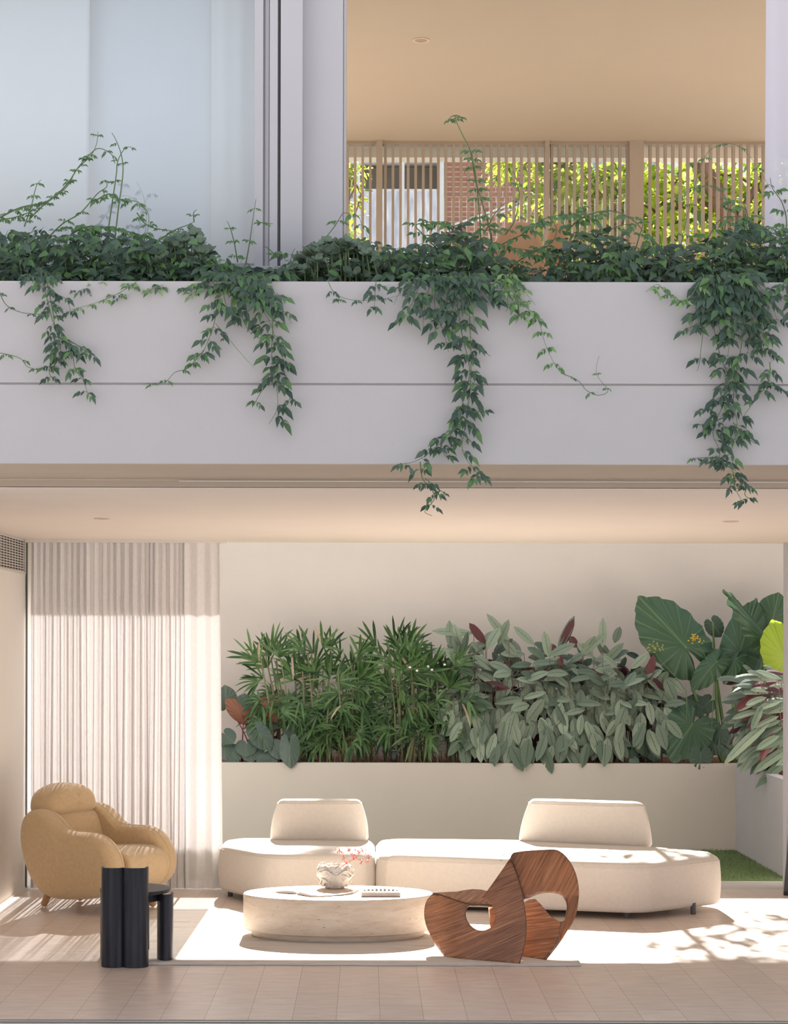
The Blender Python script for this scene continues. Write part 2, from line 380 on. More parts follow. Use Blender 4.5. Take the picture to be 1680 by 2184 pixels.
def inside(p, poly):
    x, y = p; c = False; j = len(poly)-1
    for i in range(len(poly)):
        xi, yi = poly[i]; xj, yj = poly[j]
        if (yi > y) != (yj > y) and x < (xj-xi)*(y-yi)/(yj-yi)+xi: c = not c
        j = i
    return c
def catmull(pts, n=6, closed=True):
    out = []; k = len(pts); rng = range(k) if closed else range(k-1)
    for i in rng:
        p0 = pts[(i-1)%k] if closed else pts[max(i-1,0)]; p1 = pts[i]; p2 = pts[(i+1)%k]; p3 = pts[(i+2)%k] if closed else pts[min(i+2,k-1)]
        for s in range(n):
            t = s/n
            out.append(tuple(.5*((2*b)+(-a+c)*t+(2*a-5*b+4*c-d)*t*t+(-a+3*b-3*c+d)*t**3) for a, b, c, d in zip(p0, p1, p2, p3)))
    if not closed: out.append(tuple(pts[-1]))
    return out
def sheet(outline, holes, step, fn, name, mats, parent, thick):
    vs = [Vector(p) for p in outline]; es = [(i, (i+1) % len(outline)) for i in range(len(outline))]
    for h in holes:
        b = len(vs); vs += [Vector(p) for p in h]; es += [(b+i, b+(i+1) % len(h)) for i in range(len(h))]
    xs = [p[0] for p in outline]; ys = [p[1] for p in outline]; x = min(xs)
    bnd = [Vector(p) for p in list(outline)+[q for h in holes for q in h]]
    while x < max(xs):
        y = min(ys)
        while y < max(ys):
            if inside((x, y), outline) and not any(inside((x, y), h) for h in holes) and min((Vector((x,y))-q).length for q in bnd) > step*.45: vs.append(Vector((x, y)))
            y += step
        x += step
    r = delaunay_2d_cdt(vs, es, [], 0, 1e-6); ov, of = r[0], r[2]
    mb = MB(); mb.v = [tuple(fn(v.x, v.y)) for v in ov]
    for f in of:
        c = sum((ov[i] for i in f), Vector((0,0)))/len(f)
        if inside(c, outline) and not any(inside(c, h) for h in holes): mb.face(f)
    o = mb.build(name, mats, None, True); fixn(o)
    s = o.modifiers.new('solid', 'SOLIDIFY'); s.thickness = thick; s.offset = 0; s.material_offset_rim = 1 if isinstance(mats, list) and len(mats) > 1 else 0
    if parent is not None: put(o, parent)
    return o
# ================================================================ the building
# lower room
sbox('floor', M['floor'], -2.78, 5.0, 9.93, 15.24, -.12, 0)
sbox('trim_1', M['stone_cap'], -4, 6.0, 15.24, 15.80, -.13, -.004)
for i, (a, b, mt, z) in enumerate(((9.905,9.93,'track_dark',-.002),(9.885,9.905,'track_light',.0),(9.862,9.885,'track_dark',-.004),(9.80,9.862,'track_light',-.004))):
    sbox('trim_%d' % (i+2), M[mt], -3.2, 5.4, a, b, -.12, z)
sbox('ground', M['courtyard'], -30, 30, -25, 9.80, -.2, -.06)
sbox('ground_2', M['courtyard'], -30, 30, 19.8, 60, -.2, -.06)
sbox('ceiling', M['ceiling'], -2.78, 5.2, 9.93, 15.45, 2.82, 2.95)
sbox('slab', M['render_wall'], -4, 7, 9.80, 16.24, 2.95, 3.34)
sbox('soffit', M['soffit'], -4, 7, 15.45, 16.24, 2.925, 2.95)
sbox('wall_left', M['plaster'], -2.95, -2.78, 9.93, 15.6, -.1, 2.9)
sbox('wall_right', M['plaster'], 5.0, 5.2, 9.93, 15.6, -.1, 2.9)
sbox('wall_back', M['plaster'], 3.425, 5.1, 15.25, 15.42, 0, 2.82)
# door frame at the right edge of the rear opening
sbox('door_1', M['frame'], 3.398, 3.43, 15.24, 15.36, 0, 2.82)
sbox('baseboard_left', M['plaster'], -2.782, -2.77, 9.95, 15.2, 0, .012)
# slender dark joint where the left wall meets the glass
sbox('trim_7', M['track_dark'], -2.778, -2.770, 15.22, 15.26, 0, 2.82)
# stone walls beside the building (out of frame, they close the room's sides)
sbox('wall_side_left', M['render_wall'], -4.2, -2.95, 9.8, 15.6, -.1, 2.95)
sbox('wall_side_right', M['render_wall'], 5.2, 7.0, 9.8, 15.6, -.1, 2.95)
# door head and planter underside
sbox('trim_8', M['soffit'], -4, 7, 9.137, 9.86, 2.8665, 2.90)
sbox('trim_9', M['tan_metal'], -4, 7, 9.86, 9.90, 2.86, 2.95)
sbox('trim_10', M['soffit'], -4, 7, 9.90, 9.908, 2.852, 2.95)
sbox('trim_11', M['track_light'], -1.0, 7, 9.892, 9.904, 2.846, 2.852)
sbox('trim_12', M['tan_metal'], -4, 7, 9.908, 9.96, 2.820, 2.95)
# planter trough of the balcony with its groove
face = MB()
face.box(-4, 7, 9.135, 9.215, 2.869, 3.252); face.box(-4, 7, 9.150, 9.215, 3.252, 3.262); face.box(-4, 7, 9.135, 9.215, 3.262, 3.757)
face.box(-4, 7, 9.80, 9.86, 2.90, 3.757); face.box(-4, 7, 9.215, 9.80, 2.90, 3.30)
struct(face.build('wall_planter', M['render_wall']))
sl = MB().box(-3.9, 6.9, 9.22, 9.795, 3.305, 3.69).build('planter_soil', M['soil']); tag(sl, 'dark soil filling the long balcony planter under the climbers', 'soil', kind='stuff')

# garden behind the lower room
lawn = MB(); lawn.box(-4, 3.55, 15.80, 18.10, -.1, .0)
for i in range(9000):
    x = R.uniform(2.0, 3.55) if i % 3 else R.uniform(-1.3, 3.5); y = R.uniform(15.81, 18.09); h = R.uniform(.012, .03); a = R.uniform(0, 6.28)
    b = len(lawn.v); dx, dy = .003*math.cos(a), .003*math.sin(a)
    lawn.v += [(x-dx,y-dy,0),(x+dx,y+dy,0),(x+R.uniform(-.012,.012), y+R.uniform(-.012,.012), h)]; lawn.face((b,b+1,b+2))
M['blade'] = leafmat('lawn_blade', (.09,.15,.05), (.26,.30,.14), (.2,.3,.1), trans=.2)
lawn.m = [0]*6 + [1]*(len(lawn.f)-6)
tag(lawn.build('lawn', [M['grass'], M['blade']]), 'short green lawn beyond the stone threshold', 'grass', kind='stuff')
gp = MB(); gp.box(-4, 3.55, 18.10, 18.20, -.1, .835); gp.box(-4, 6, 18.2, 19.5, -.1, .70)
struct(gp.build('wall_garden_planter', M['garden_wall']))
gp = MB(); gp.box(3.55, 3.65, 15.9, 18.2, -.1, .835); gp.box(3.65, 6, 15.9, 18.2, -.1, .70)
struct(gp.build('wall_garden_return', M['render_wall']))
sl = MB().box(-4, 6, 18.2, 19.5, .70, .815).box(3.65, 6, 15.9, 18.2, .70, .815).build('garden_soil', M['soil']); tag(sl, 'orange brown bark mulch covering the garden bed', 'mulch', kind='stuff')
sbox('wall_garden', M['garden_wall'], -6, 9, 19.5, 19.68, -.1, 3.15)
sbox('wall_garden_left', M['garden_wall'], -4.2, -3.9, 15.6, 19.5, -.1, 3.15)
sbox('wall_garden_right', M['garden_wall'], 6.0, 6.2, 15.6, 19.5, -.1, 3.15)

# upper floor
sbox('floor_upper', M['upper_floor'], -4, 7, 9.86, 16.2, 3.34, 3.36)
sbox('ceiling_upper', M['ceiling_up'], -4, 7, 9.75, 15.42, 6.10, 6.30)
sbox('roof', M['render_wall'], -4.2, 7.2, 9.70, 16.0, 6.30, 6.50)
sbox('trim_13', M['eave'], -4, 7, 15.95, 16.1, 6.125, 6.32)
sbox('wall_upper_right', M['plaster'], 6.8, 7, 9.9, 15.4, 3.34, 6.12)
sbox('wall_upper_left', M['plaster'], -4, -3.8, 9.9, 15.4, 3.34, 6.12)
# column and fixed glazing at the left of the upper room
def fx(px, d): return (px-VX)*d/F
wn = struct(MB().box(-4, fx(541,10.0), 10.0, 10.008, 4.02, 6.10).build('window_1', M['glass']))
mb = MB(); mb.box(-4, fx(640,10), 9.97, 10.05, 3.36, 4.0)
for a, b, d0 in ((541,559,9.975),(563,571,10.0),(573,590,9.975),(596.5,643,9.965)): mb.box(fx(a,10.0), fx(b,10.0), d0, 10.05, 3.36, 6.1)
mb.box(fx(559,10), fx(596,10), 10.015, 10.05, 3.36, 6.1)
o = mb.build('window_frame', M['frame'], wn)
o = MB().box(fx(593,10.0), fx(595.2,10.0), 9.99, 10.014, 3.36, 6.1).build('groove_gasket', M['track_dark'], wn)
sbox('column', M['frame'], fx(643.5,10.06), fx(729,10.06), 10.06, 10.3, 3.36, 6.1)
sbox('trim_14', M['frame'], fx(730.0,10.07), fx(735.5,10.07), 10.075, 10.3, 3.36, 6.1)
# hanging white panels behind that glass
for (a, b, d, mt, lb) in ((-4, fx(190,10.2), 10.18, 'blind', 'leftmost white sheer panel behind the upper corner glass'),
                      (fx(186,10.25), fx(450,10.25), 10.26, 'blind_blue', 'bluish middle sheer panel behind the upper corner glass'),
                      (fx(448,10.2), fx(575,10.2), 10.20, 'blind', 'narrow pale sheer panel beside the tall window frames')):
    if a == -4: a = -3.0
    mb = MB(); n = 60
    for i in range(n+1):
        x = a+(b-a)*i/n; y = d+.0015*math.sin(i*.37)
        mb.v += [(x,y,3.4),(x,y,6.08)]
        if i: q = 2*i; mb.face((q-2,q,q+1,q-1))
    o = mb.build('sheer_curtain', M[mt], None, True); so = o.modifiers.new('s','SOLIDIFY'); so.thickness = .002
    tag(o, lb, 'curtain', 'white curtains behind the upper corner glass')

# rear glazing and batten screens of the upper room
D2 = 15.37
def bx(px): return (px-VX)*D2/F
sbox('trim_15', M['tan_metal'], -4, 7, 15.33, 15.42, 6.075, 6.10)
scr = [(560,798,'batten screen at the far left of the upper room, beside the grey column'),(815,1156,'batten screen in front of the brick house, between two tan posts'),
       (1170,1336,'batten screen left of the widest tan post'),(1370,1640,'batten screen at the right, before the tree trunk')]
posts = [(800,813),(1158,1168),(1338,1368)]
for a, b in posts: sbox('trim_%d' % (16+posts.index((a,b))), M['batten'], bx(a), bx(b), 15.30, 15.42, 3.36, 6.10)
for si, (a, b, lb) in enumerate(scr):
    t = thing('batten_screen', (bx((a+b)/2), D2, 3.36), 'tan timber '+lb, 'screen', 'batten screens of the upper room')
    k = math.ceil((a-739)/16.12)
    while 739+16.12*k < b:
        xc = 739+16.12*k; k += 1
        if xc-4 < a-6: continue
        put(MB().box(bx(xc-2.8), bx(xc+2.8), 15.345, 15.40, 3.40, 6.08).build('batten', M['batten']), t)
    put(MB().box(bx(a), bx(b), 15.35, 15.395, 3.36, 3.40).build('bottom_rail', M['batten']), t)
for i, (a, b) in enumerate(((560,800),(813,1158),(1168,1338))):
    struct(MB().box(bx(a), bx(b), 15.44, 15.45, 3.36, 6.1).build('window_%d' % (i+2), M['glass_clear']))

# downlights
def ring(name, px, py, zc, r, label):
    c = G(px, py, 0); d = (zc-EYE)*F/(VY-py); x = (px-VX)*d/F
    t = thing(name, (x, d, zc), label, 'ceiling light')
    mb = MB(); n = 32
    prof = [(r*.78,0),(r*.8,-.004),(r,-.004),(r,0)]
    for rr, z in prof:
        for i in range(n): mb.v.append((rr*math.cos(6.2832*i/n), rr*math.sin(6.2832*i/n), z-.001))
    for k in range(3):
        for i in range(n): mb.face((k*n+i, k*n+(i+1)%n, (k+1)*n+(i+1)%n, (k+1)*n+i))
    mb.build('trim_ring', M['white_lamp'], t)
    mb = MB(); mb.v = [(r*.78*math.cos(6.2832*i/n), r*.78*math.sin(6.2832*i/n), -.0015) for i in range(n)]; mb.face(range(n))
    mb.build('lens', M['tan_metal'], t)
ring('downlight', 217, 1107, 2.82, .055, 'small round downlight in the lower ceiling above the armchair side')
ring('downlight', 1557, 1110, 2.82, .055, 'small round downlight in the lower ceiling at the right')
ring('downlight', 895, 85, 6.10, .055, 'small round downlight in the tan upper ceiling')

# air vent in the left wall
t = thing('air_vent', (-2.78, 14.6, 2.68), 'white slatted air conditioning grille at the top of the left wall', 'vent')
Y0, Y1 = 13.2, 15.16
put(MB().box(-2.785, -2.778, Y0, Y1, 2.548, 2.818).build('backing', M['black']), t)
mb = MB(); mb.box(-2.78,-2.765,Y0,Y1,2.548,2.560); mb.box(-2.78,-2.765,Y0,Y1,2.806,2.818); mb.box(-2.78,-2.765,Y1-.012,Y1,2.56,2.806); mb.box(-2.78,-2.765,Y0,Y0+.012,2.56,2.806)
put(mb.build('grille_frame', M['vent']), t)
for k in range(12): put(MB().box(-2.7785,-2.7745,Y0,Y1, 2.563+k*.0205, 2.5695+k*.0205).build('slat', M['vent']), t)
mb = MB(); y = Y0+.05
while y < Y1: mb.box(-2.7785,-2.7750,y,y+.012,2.56,2.81); y += .115
put(mb.build('grille_bars', M['vent']), t)

# big sheer curtain of the lower room: pleats that fold back over themselves
mb = MB(); x0, x1 = fx(68,15.2), fx(476,15.2); NZ = 12; zs = [0.012+2.80*k/NZ for k in range(NZ+1)]; Rc = random.Random(3)
line = []; xc = x0; k = 0
while xc < x1:
    u = (xc-x0)/(x1-x0); wide = u > .80
    p_ = Rc.uniform(.026,.075) if not wide else Rc.uniform(.10,.14); amp = Rc.uniform(.014,.036) if not wide else .018; ov = Rc.uniform(.25,.60) if not wide else .05
    line.append((xc, p_, amp, ov, Rc.uniform(-.02,.02))); xc += p_
n = 0; last = line[-1]
for (xs, p_, amp, ov, dr) in line:
    for i in range(14):
        th_ = i/14
        for z in zs:
            zt = z/2.82; a_ = amp*(1.15-.5*zt)
            x = xs + p_*th_ + ov*p_*(1.1-.25*zt)*math.sin(4*math.pi*th_)*.55 + dr*(1-zt)**1.5
            mb.v.append((min(x, x1+.004)-.030*zt*max(0,(x-x1+.25)/.25), 15.14+a_*math.sin(2*math.pi*th_), z))
        n += 1
for i in range(n-1):
    for k in range(NZ): q = i*(NZ+1)+k; mb.face((q, q+NZ+1, q+NZ+2, q+1))
o = mb.build('sheer_curtain', M['sheer'], None, True)
tag(o, 'floor length white linen sheer curtain in soft folds behind the camel armchair', 'curtain')
sbox('trim_20', M['plaster'], -2.76, -1.15, 15.08, 15.2, 2.80, 2.822)
# white sheer at the right edge of the upper opening
mb = MB(); n = 160; xa, xb = fx(1640,10.0), fx(1640,10)+2.2
for i in range(n+1):
    u = i/n; x = xa+(xb-xa)*u
    for k in range(6):
        z = 3.4+2.68*k/5; mb.v.append((x - (.012*(1-k/5) if i < 3 else 0), 10.1+.022*math.sin(u*70+.6*math.sin(u*11))*(1.2-.5*k/5), z))
for i in range(n):
    for k in range(5): q = i*6+k; mb.face((q, q+6, q+7, q+1))
tag(mb.build('sheer_curtain', M['sheer_up'], None, True), 'white sheer curtain at the right edge of the upper opening', 'curtain')

# dark framed panel leaning at the right edge of the room
t = thing('leaning_mirror', (3.42, 14.86, 0), 'dark framed panel standing on the floor at the right edge of the photo', 'mirror')
M['mirror_dark'] = flat('bronze_panel', (.10,.075,.055), .25)
a = G(1673, 1908)
def lean(x, s): return (x, a.y + (x-a.x)*-.55, s)
mb = MB()
for (u0,u1,z0,z1,y,mt) in ((0,.55,.0,.03,0,0),(0,.03,.0,.46,0,0),(.03,.55,.03,.46,.012,1),(0,.55,.46,.49,0,0)):
    b = len(mb.v)
    for zz in (z0, z1):
        for (uu, yy) in ((u0, y),(u1, y),(u1,y+.03),(u0,y+.03)):
            mb.v.append((a.x+uu+.10*zz, a.y-.55*uu+yy+.10*zz, zz))
    for q in ((0,3,2,1),(4,5,6,7),(0,1,5,4),(1,2,6,5),(2,3,7,6),(3,0,4,7)): mb.face([b+i for i in q], None, mt)
fr = MB(); fr.v = mb.v; fr.f = [f for f, m_ in zip(mb.f, mb.m) if m_ == 0]; fr.m = [0]*len(fr.f); fr.uv = [None]*len(fr.f)
pn = MB(); pn.v = mb.v; pn.f = [f for f, m_ in zip(mb.f, mb.m) if m_ == 1]; pn.m = [0]*len(pn.f); pn.uv = [None]*len(pn.f)
put(fr.build('panel_frame', M['black']), t); put(pn.build('panel', M['mirror_dark']), t)
# ================================================================ furniture
# rug
rz = .012
rug = [(fx(216,11.6)-.0,11.60),(fx(1240.5,11.58),11.585),(fx(1162,13.98),13.98),(fx(316,13.98),13.98)]
rug = catmull(rug, 1); b = MB(); nn = 40
for j in range(nn+1):
    for i in range(nn+1):
        u, v = i/nn, j/nn
        p = (Vector(rug[0])*(1-u)+Vector(rug[1])*u)*(1-v) + (Vector(rug[3])*(1-u)+Vector(rug[2])*u)*v
        b.v.append((p.x + .004*math.sin(v*31)*(1 if i in (0,nn) else 0), p.y+.003*math.sin(u*40)*(1 if j in (0,nn) else 0), rz))
for j in range(nn):
    for i in range(nn): q = j*(nn+1)+i; b.face((q, q+1, q+nn+2, q+nn+1))
o = b.build('rug', M['rug'], None, True); s = o.modifiers.new('s','SOLIDIFY'); s.thickness = .011; s.offset = -1
tag(o, 'large pale wool rug under the oval stone table', 'rug')

# sofa, two separate pieces
def puffobj(name, mat, parent, *a, **k):
    mb = MB(); puffy(mb, *a, **k); o = mb.build(name, mat, None, True); fixn(o); put(o, parent)
    pts = smooth_poly(a[0], k.get('it', 3), k.get('cut', .25)); h = a[2]-a[3]*.62; tp_ = k.get('taper', (0,0)); n_ = len(pts)
    cx_ = sum(p[0] for p in pts)/n_; cy_ = sum(p[1] for p in pts)/n_; ctr = Vector((cx_, cy_)); q_l = []
    for p in pts:
        v = Vector(p)-ctr; v = v*(1-a[3]*.08/max(.05, v.length)); q_l.append((cx_+v.x*(1-tp_[0]*.9), cy_+v.y*(1-tp_[1]*.9), h))
    s_ = MB().tube(q_l+[q_l[0]], .0032, n=5).build('piping', mat); s_.parent = o
    return o
def foot(parent, x, y, h=.055, r=.02):
    return put(MB().tube([(x,y,0.001),(x,y,h+.03)], r, n=16).build('leg', M['leg_grey']), parent)
t = thing('sofa_module', (-.55, 14.6, 0), 'cream upholstered sofa piece behind the stone table, left of the seam, with one low backrest', 'sofa', 'cream sofa pieces')
puffobj('seat_base', M['boucle'], t, [(-1.17,14.72),(-.73,14.03),(.056,14.03),(.058,15.18),(-1.04,15.22),(-1.16,15.05)], .048, .415, .065, .045, .012, it=3, cut=.11, bulge=.012)
puffobj('backrest', M['boucle'], t, [(-.79,14.93),(.015,14.93),(.015,15.22),(-.79,15.22)], .405, .735, .045, .05, .006, taper=(.17,.28), it=3, cut=.13, bulge=.012)
foot(t, -1.08, 14.75); foot(t, -.66, 14.2, .05); foot(t, -.02, 14.2, .05); foot(t, -.95, 15.1, .05)
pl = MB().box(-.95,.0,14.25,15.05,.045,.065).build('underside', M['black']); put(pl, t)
t = thing('sofa_module', (1.3, 14.4, 0), 'long cream upholstered sofa piece with angled right end and wide backrest', 'sofa', 'cream sofa pieces')
sb_ = puffobj('seat_base', M['boucle'], t, [(.062,14.0),(.96,13.76),(1.98,13.49),(2.64,14.0),(2.63,14.28),(2.27,14.60),(1.235,15.13),(.064,15.18)], .048, .416, .07, .045, .012, it=3, cut=.10, bulge=.008)
q_l = [(.978,13.775,.395),(.985,13.81,.413),(1.0,13.9,.422),(1.03,14.05,.4245),(1.08,14.3,.4265),(1.14,14.6,.4265),(1.19,14.85,.423),(1.22,14.98,.419)]
s_ = MB().tube(catmull(q_l, 4, False), .0032, n=5).build('seam', M['leg_grey']); s_.parent = sb_
puffobj('backrest', M['boucle'], t, [(1.19,14.93),(2.02,14.62),(2.235,14.62),(2.22,14.85),(1.98,14.96),(1.22,15.25)], .40, .745, .045, .05, .006, taper=(.15,.26), it=3, cut=.13, bulge=.010)
foot(t, 1.885, 13.64); foot(t, 2.40, 13.83); foot(t, .15, 14.2, .05); foot(t, 1.1, 14.0, .05); foot(t, 2.3, 14.4, .05)
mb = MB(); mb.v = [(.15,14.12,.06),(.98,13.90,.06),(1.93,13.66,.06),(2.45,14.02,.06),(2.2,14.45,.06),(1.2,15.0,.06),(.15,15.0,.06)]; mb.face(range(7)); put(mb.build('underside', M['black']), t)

# oval travertine table
cx, cy = (722-VX)*12.75/F, 12.755
t = thing('coffee_table', (cx, cy, .012), 'low oval travertine coffee table standing on the pale rug', 'table')
def drum(name, a, b_, z0, z1, bev):
    mb = MB(); n = 128; rings = [(0,z0+0),(bev,0)]
    prof = [(-bev,z0),(0,z0+bev),(0,z1-bev),(-bev*.7,z1-bev*.25),(-bev*1.2,z1)]
    for (dr, z) in prof:
        for i in range(n):
            an = 2*math.pi*i/n; mb.v.append((cx+(a+dr)*math.cos(an), cy+(b_+dr)*math.sin(an), z))
    for k in range(len(prof)-1):
        for i in range(n): mb.face((k*n+i, k*n+(i+1)%n, (k+1)*n+(i+1)%n, (k+1)*n+i))
    mb.face([(len(prof)-1)*n+i for i in range(n)]); mb.face([i for i in range(n)][::-1])
    o = mb.build(name, M['travertine'], None, True); o.data.polygons[-1].use_smooth = False; o.data.polygons[-2].use_smooth = False
    return put(o, t)
drum('plinth', .590, .335, .012, .058, .003); drum('tabletop', .644, .385, .056, .297, .006)

ZT = .298
# sculptural vase
vc = G(715, 1894, ZT)
t = thing('vase', (vc.x, vc.y, ZT), 'lumpy white ceramic vase holding a dried pink sprig on the stone table', 'vase')
mb = MB(); nu, nv = 120, 60
prof = [(0,0.0),(.055,0),(.075,.012),(.10,.045),(.122,.085),(.13,.115),(.124,.145),(.112,.160),(.104,.158),(.10,.14),(.09,.09),(.0,.06)]
pr = catmull(prof, 6, False); nv = len(pr)
for k, (r, z) in enumerate(pr):
    for i in range(nu):
        an = 2*math.pi*i/nu; d = Vector((math.cos(an), math.sin(an), 0)); p = Vector((r*d.x, r*d.y, z))
        q = p*30; amt = 0 if (r < .04 or k > nv*.86) else 1
        f = noise.noise(q+Vector((3,1,2)))*.011 + abs(noise.noise(q*2.1))*.016 - .006 + noise.noise(q*4.3)*.003
        p += d*f*amt; 
        if .13 < z: p.z += noise.noise(Vector((an*2.2, 1, 5)))*.022*amt + noise.noise(Vector((an*7, 1, 5)))*.008*amt
        mb.v.append((p.x, p.y, max(.0005,p.z)))
for k in range(nv-1):
    for i in range(nu): mb.face((k*nu+i, k*nu+(i+1)%nu, (k+1)*nu+(i+1)%nu, (k+1)*nu+i))
o = mb.build('vase_body', M['vase'], t, True); fixn(o)
mv = M['vase']; ntv = mv.node_tree; bs = ntv.nodes['Principled BSDF']
vo = N(ntv, 'ShaderNodeTexVoronoi', Scale=34); ntv.links.new(coords(ntv), vo.inputs['Vector'])
hole = ramp(ntv, vo.outputs['Distance'], [(.10,(.10,.07,.06)),(.17,(.70,.65,.60))]); ntv.links.new(hole, bs.inputs['Base Color'])
for k in range(9):   # folded ridges over the body
    a0 = R.uniform(0,6.28); pts = []
    for s in range(14):
        a_ = a0 + s*.16*(1 if k%2 else -1); z = .035+.1*(k%5)/5 + .018*math.sin(s*.9+k); rr = .085+.048*math.sin(min(1,z/.15)*1.9)
        pts.append((rr*math.cos(a_), rr*math.sin(a_), z))
    MB().tube(pts, .006, .004, n=8).build('ridge', M['vase'], t, True)
# sprig
base = (vc.x+.02, vc.y, ZT+.13)
sp_ = thing('dried_sprig', base, 'dried pink blossom sprig leaning right out of the white vase', 'flowers')
tips = [(728,1817),(745,1812),(752,1822),(776,1812),(786,1823),(785,1836),(770,1836),(757,1826),(740,1838),(734,1830),(763,1816),(722,1813)]
hub = [P(738,1842,13.0), P(757,1832,13.0)]
mb = MB(); mb.tube([base, hub[0]], .0022, n=5); mb.tube([base, hub[1]], .0022, n=5); fl = []
for i, (a, b) in enumerate(tips):
    e = P(a, b, 13.0+R.uniform(-.06,.06)); h = hub[0] if a < 750 else hub[1]; m_ = (h+e)/2+Vector((0,0,R.uniform(-.01,.02)))
    mb.tube([h, m_, e], .0015, .001, n=4)
    f = MB()
    for q in range(11):
        dd = Vector((R.gauss(0,1), R.gauss(0,1), R.gauss(0,1)-.3)).normalized(); c = e + Vector((R.uniform(-.015,.015),R.uniform(-.015,.015),R.uniform(-.01,.01)))
        f.leaf(c, dd, Vector((R.gauss(0,1),R.gauss(0,1),R.gauss(0,1))), R.uniform(.012,.026), .008, (0,1,.7,0), .3, .2)
    put(f.build('blossom', M['sprig']), sp_)
put(mb.build('stems', M['sprig_stem']), sp_)
# fallen petals
for i, (a, b) in enumerate(((735,1913),(740,1913),(752,1914),(758,1915),(764,1917))):
    g = G(a, b, ZT); f = MB(); f.leaf(g+Vector((0,0,.003)), (R.uniform(-1,1),R.uniform(-.4,.4),.1), (0,0,1), .016, .006, (0,1,.7,0), .4, 0)
    tag(f.build('fallen_petal', M['sprig_stem']), 'dry petal fallen on the table between the open book and the peg box', 'petal', 'fallen petals')
# open book: two page blocks with a gutter
t = thing('open_book', tuple(G(668,1908,ZT)), 'open pale book lying on the left of the stone table', 'book')
def bookblock(name, pts, thk, w0, w1, mat):
    mb = MB(); n = len(pts)
    for (px, py, h) in pts:
        g = G(px, py, ZT)
        back = Vector((.05, .19, 0))
        for k in range(9):
            u = k/8; q = g+back*u; mb.v += [(q.x,q.y,ZT+.001),(q.x,q.y,ZT+.001+h*(1+.08*math.sin(u*6)))]
    for i in range(n-1):
        for k in range(8):
            a = i*18+k*2; b = (i+1)*18+k*2
            mb.face((a+1,b+1,b+3,a+3)); mb.face((a,a+2,b+2,b))
        a, b = i*18, (i+1)*18; mb.face((a,b,b+1,a+1)); a += 16; b += 16; mb.face((a+1,b+1,b,a))
    for i in (0, n-1):
        for k in range(8): a = i*18+k*2; mb.face((a,a+1,a+3,a+2) if i else (a,a+2,a+3,a+1))
    o = mb.build(name, mat, None, True); fixn(o); return put(o, t)
bookblock('page_block', [(587,1904,.004),(598,1905,.012),(612,1906,.016),(625,1907,.015),(632,1907.5,.006)], 0,0,0, M['paper'])
bookblock('page_block', [(633,1908,.006),(640,1909,.016),(650,1911,.015),(662,1913,.009),(680,1913.5,.006),(705,1912,.005),(730,1910,.006),(752,1907,.010),(756,1905,.004)], 0,0,0, M['paper'])
# pegged box
g = G(771, 1912.3, ZT); t = thing('peg_box', tuple(g), 'long pale box with a row of small square pegs on the stone table', 'box')
wb_ = 84*g.y/F
o = put(MB().box(g.x, g.x+wb_, g.y, g.y+.12, ZT+.001, ZT+.030).build('box_body', M['box_white']), t); bevel(o, .002, 2)
for k in range(9):
    x = g.x+.022+k*(wb_-.044)/8; y0 = g.y+.062
    if k in (0, 8):
        mb = MB(); s = 1 if k == 0 else -1; mb.v = [(x-.012*s,y0,ZT+.0305),(x+.008*s,y0,ZT+.0305),(x+.008*s,y0,ZT+.039),(x-.012*s,y0+.012,ZT+.0305),(x+.008*s,y0+.012,ZT+.0305),(x+.008*s,y0+.012,ZT+.039)]
        for q in ((0,1,2),(3,5,4),(0,3,4,1),(1,4,5,2),(2,5,3,0)): mb.face(q)
        put(mb.build('wedge', M['leg_grey']), t)
    else:
        mb = MB(); h = .018 if k not in (3,4,5) else .022
        mb.box(x-.0085,x+.0085,y0,y0+.015,ZT+.0305,ZT+.0305+h*.7); mb.box(x-.0085,x-.004,y0,y0+.015,ZT+.0305+h*.7,ZT+.0305+h); mb.box(x+.004,x+.0085,y0,y0+.015,ZT+.0305+h*.7,ZT+.0305+h)
        put(mb.build('peg', M['tan_metal']), t)

# camel armchair
th = math.radians(-29)
t = thing('armchair', (-2.45, 14.35, 0), 'rounded camel velvet armchair with four wooden legs in front of the sheer curtain', 'chair', rz=th)
def part(name, mat, mp, *a, **k):
    mb = MB(); puffy(mb, *a, mp=mp, **k); o = mb.build(name, mat, t, True); fixn(o)
    if name in ('arm', 'seat'):
        for h in ((a[2]-a[3],) if a[1] < 0 and name == 'arm' else (a[1]+a[4],) if name == 'arm' else ((a[2]-a[3])*.98,)):
            pts = smooth_poly(a[0], 2, .25); q_l = [mp(x, y, h) for x, y in pts]; MB().tube(q_l+[q_l[0]], .0032, n=6).build('piping', mat, o, True)
    return o
arm = [(.055,.50),(.055,.62),(.09,.71),(.16,.755),(.25,.755),(.34,.705),(.42,.635),(.50,.600),(.60,.600),(.70,.600),(.80,.568),(.88,.50),(.935,.39),(.93,.28),(.87,.18),(.74,.125),(.50,.10),(.32,.105),(.19,.18),(.10,.33)]
part('arm', M['mustard'], lambda x,z,h: (x,h,z), arm, -.44, -.235, .065, .085, .012, it=2, cut=.25, crownb=.02)
part('arm', M['mustard'], lambda x,z,h: (x,h,z), arm, .235, .44, .085, .065, .02, it=2, cut=.25)
part('seat', M['mustard'], lambda x,z,h: (x,h,z), [(.22,.14),(.22,.43),(.45,.455),(.75,.475),(.90,.46),(.965,.39),(.965,.27),(.90,.17),(.75,.13),(.4,.115)], -.25, .25, .03, .03, .0, it=2, cut=.25)
part('backrest', M['mustard'], lambda x,z,h: (x,h,z), [(.05,.22),(.10,.70),(.19,.74),(.30,.70),(.36,.52),(.40,.40),(.40,.2)], -.245, .245, .03, .03, .01, it=2, cut=.25, crownb=.01)
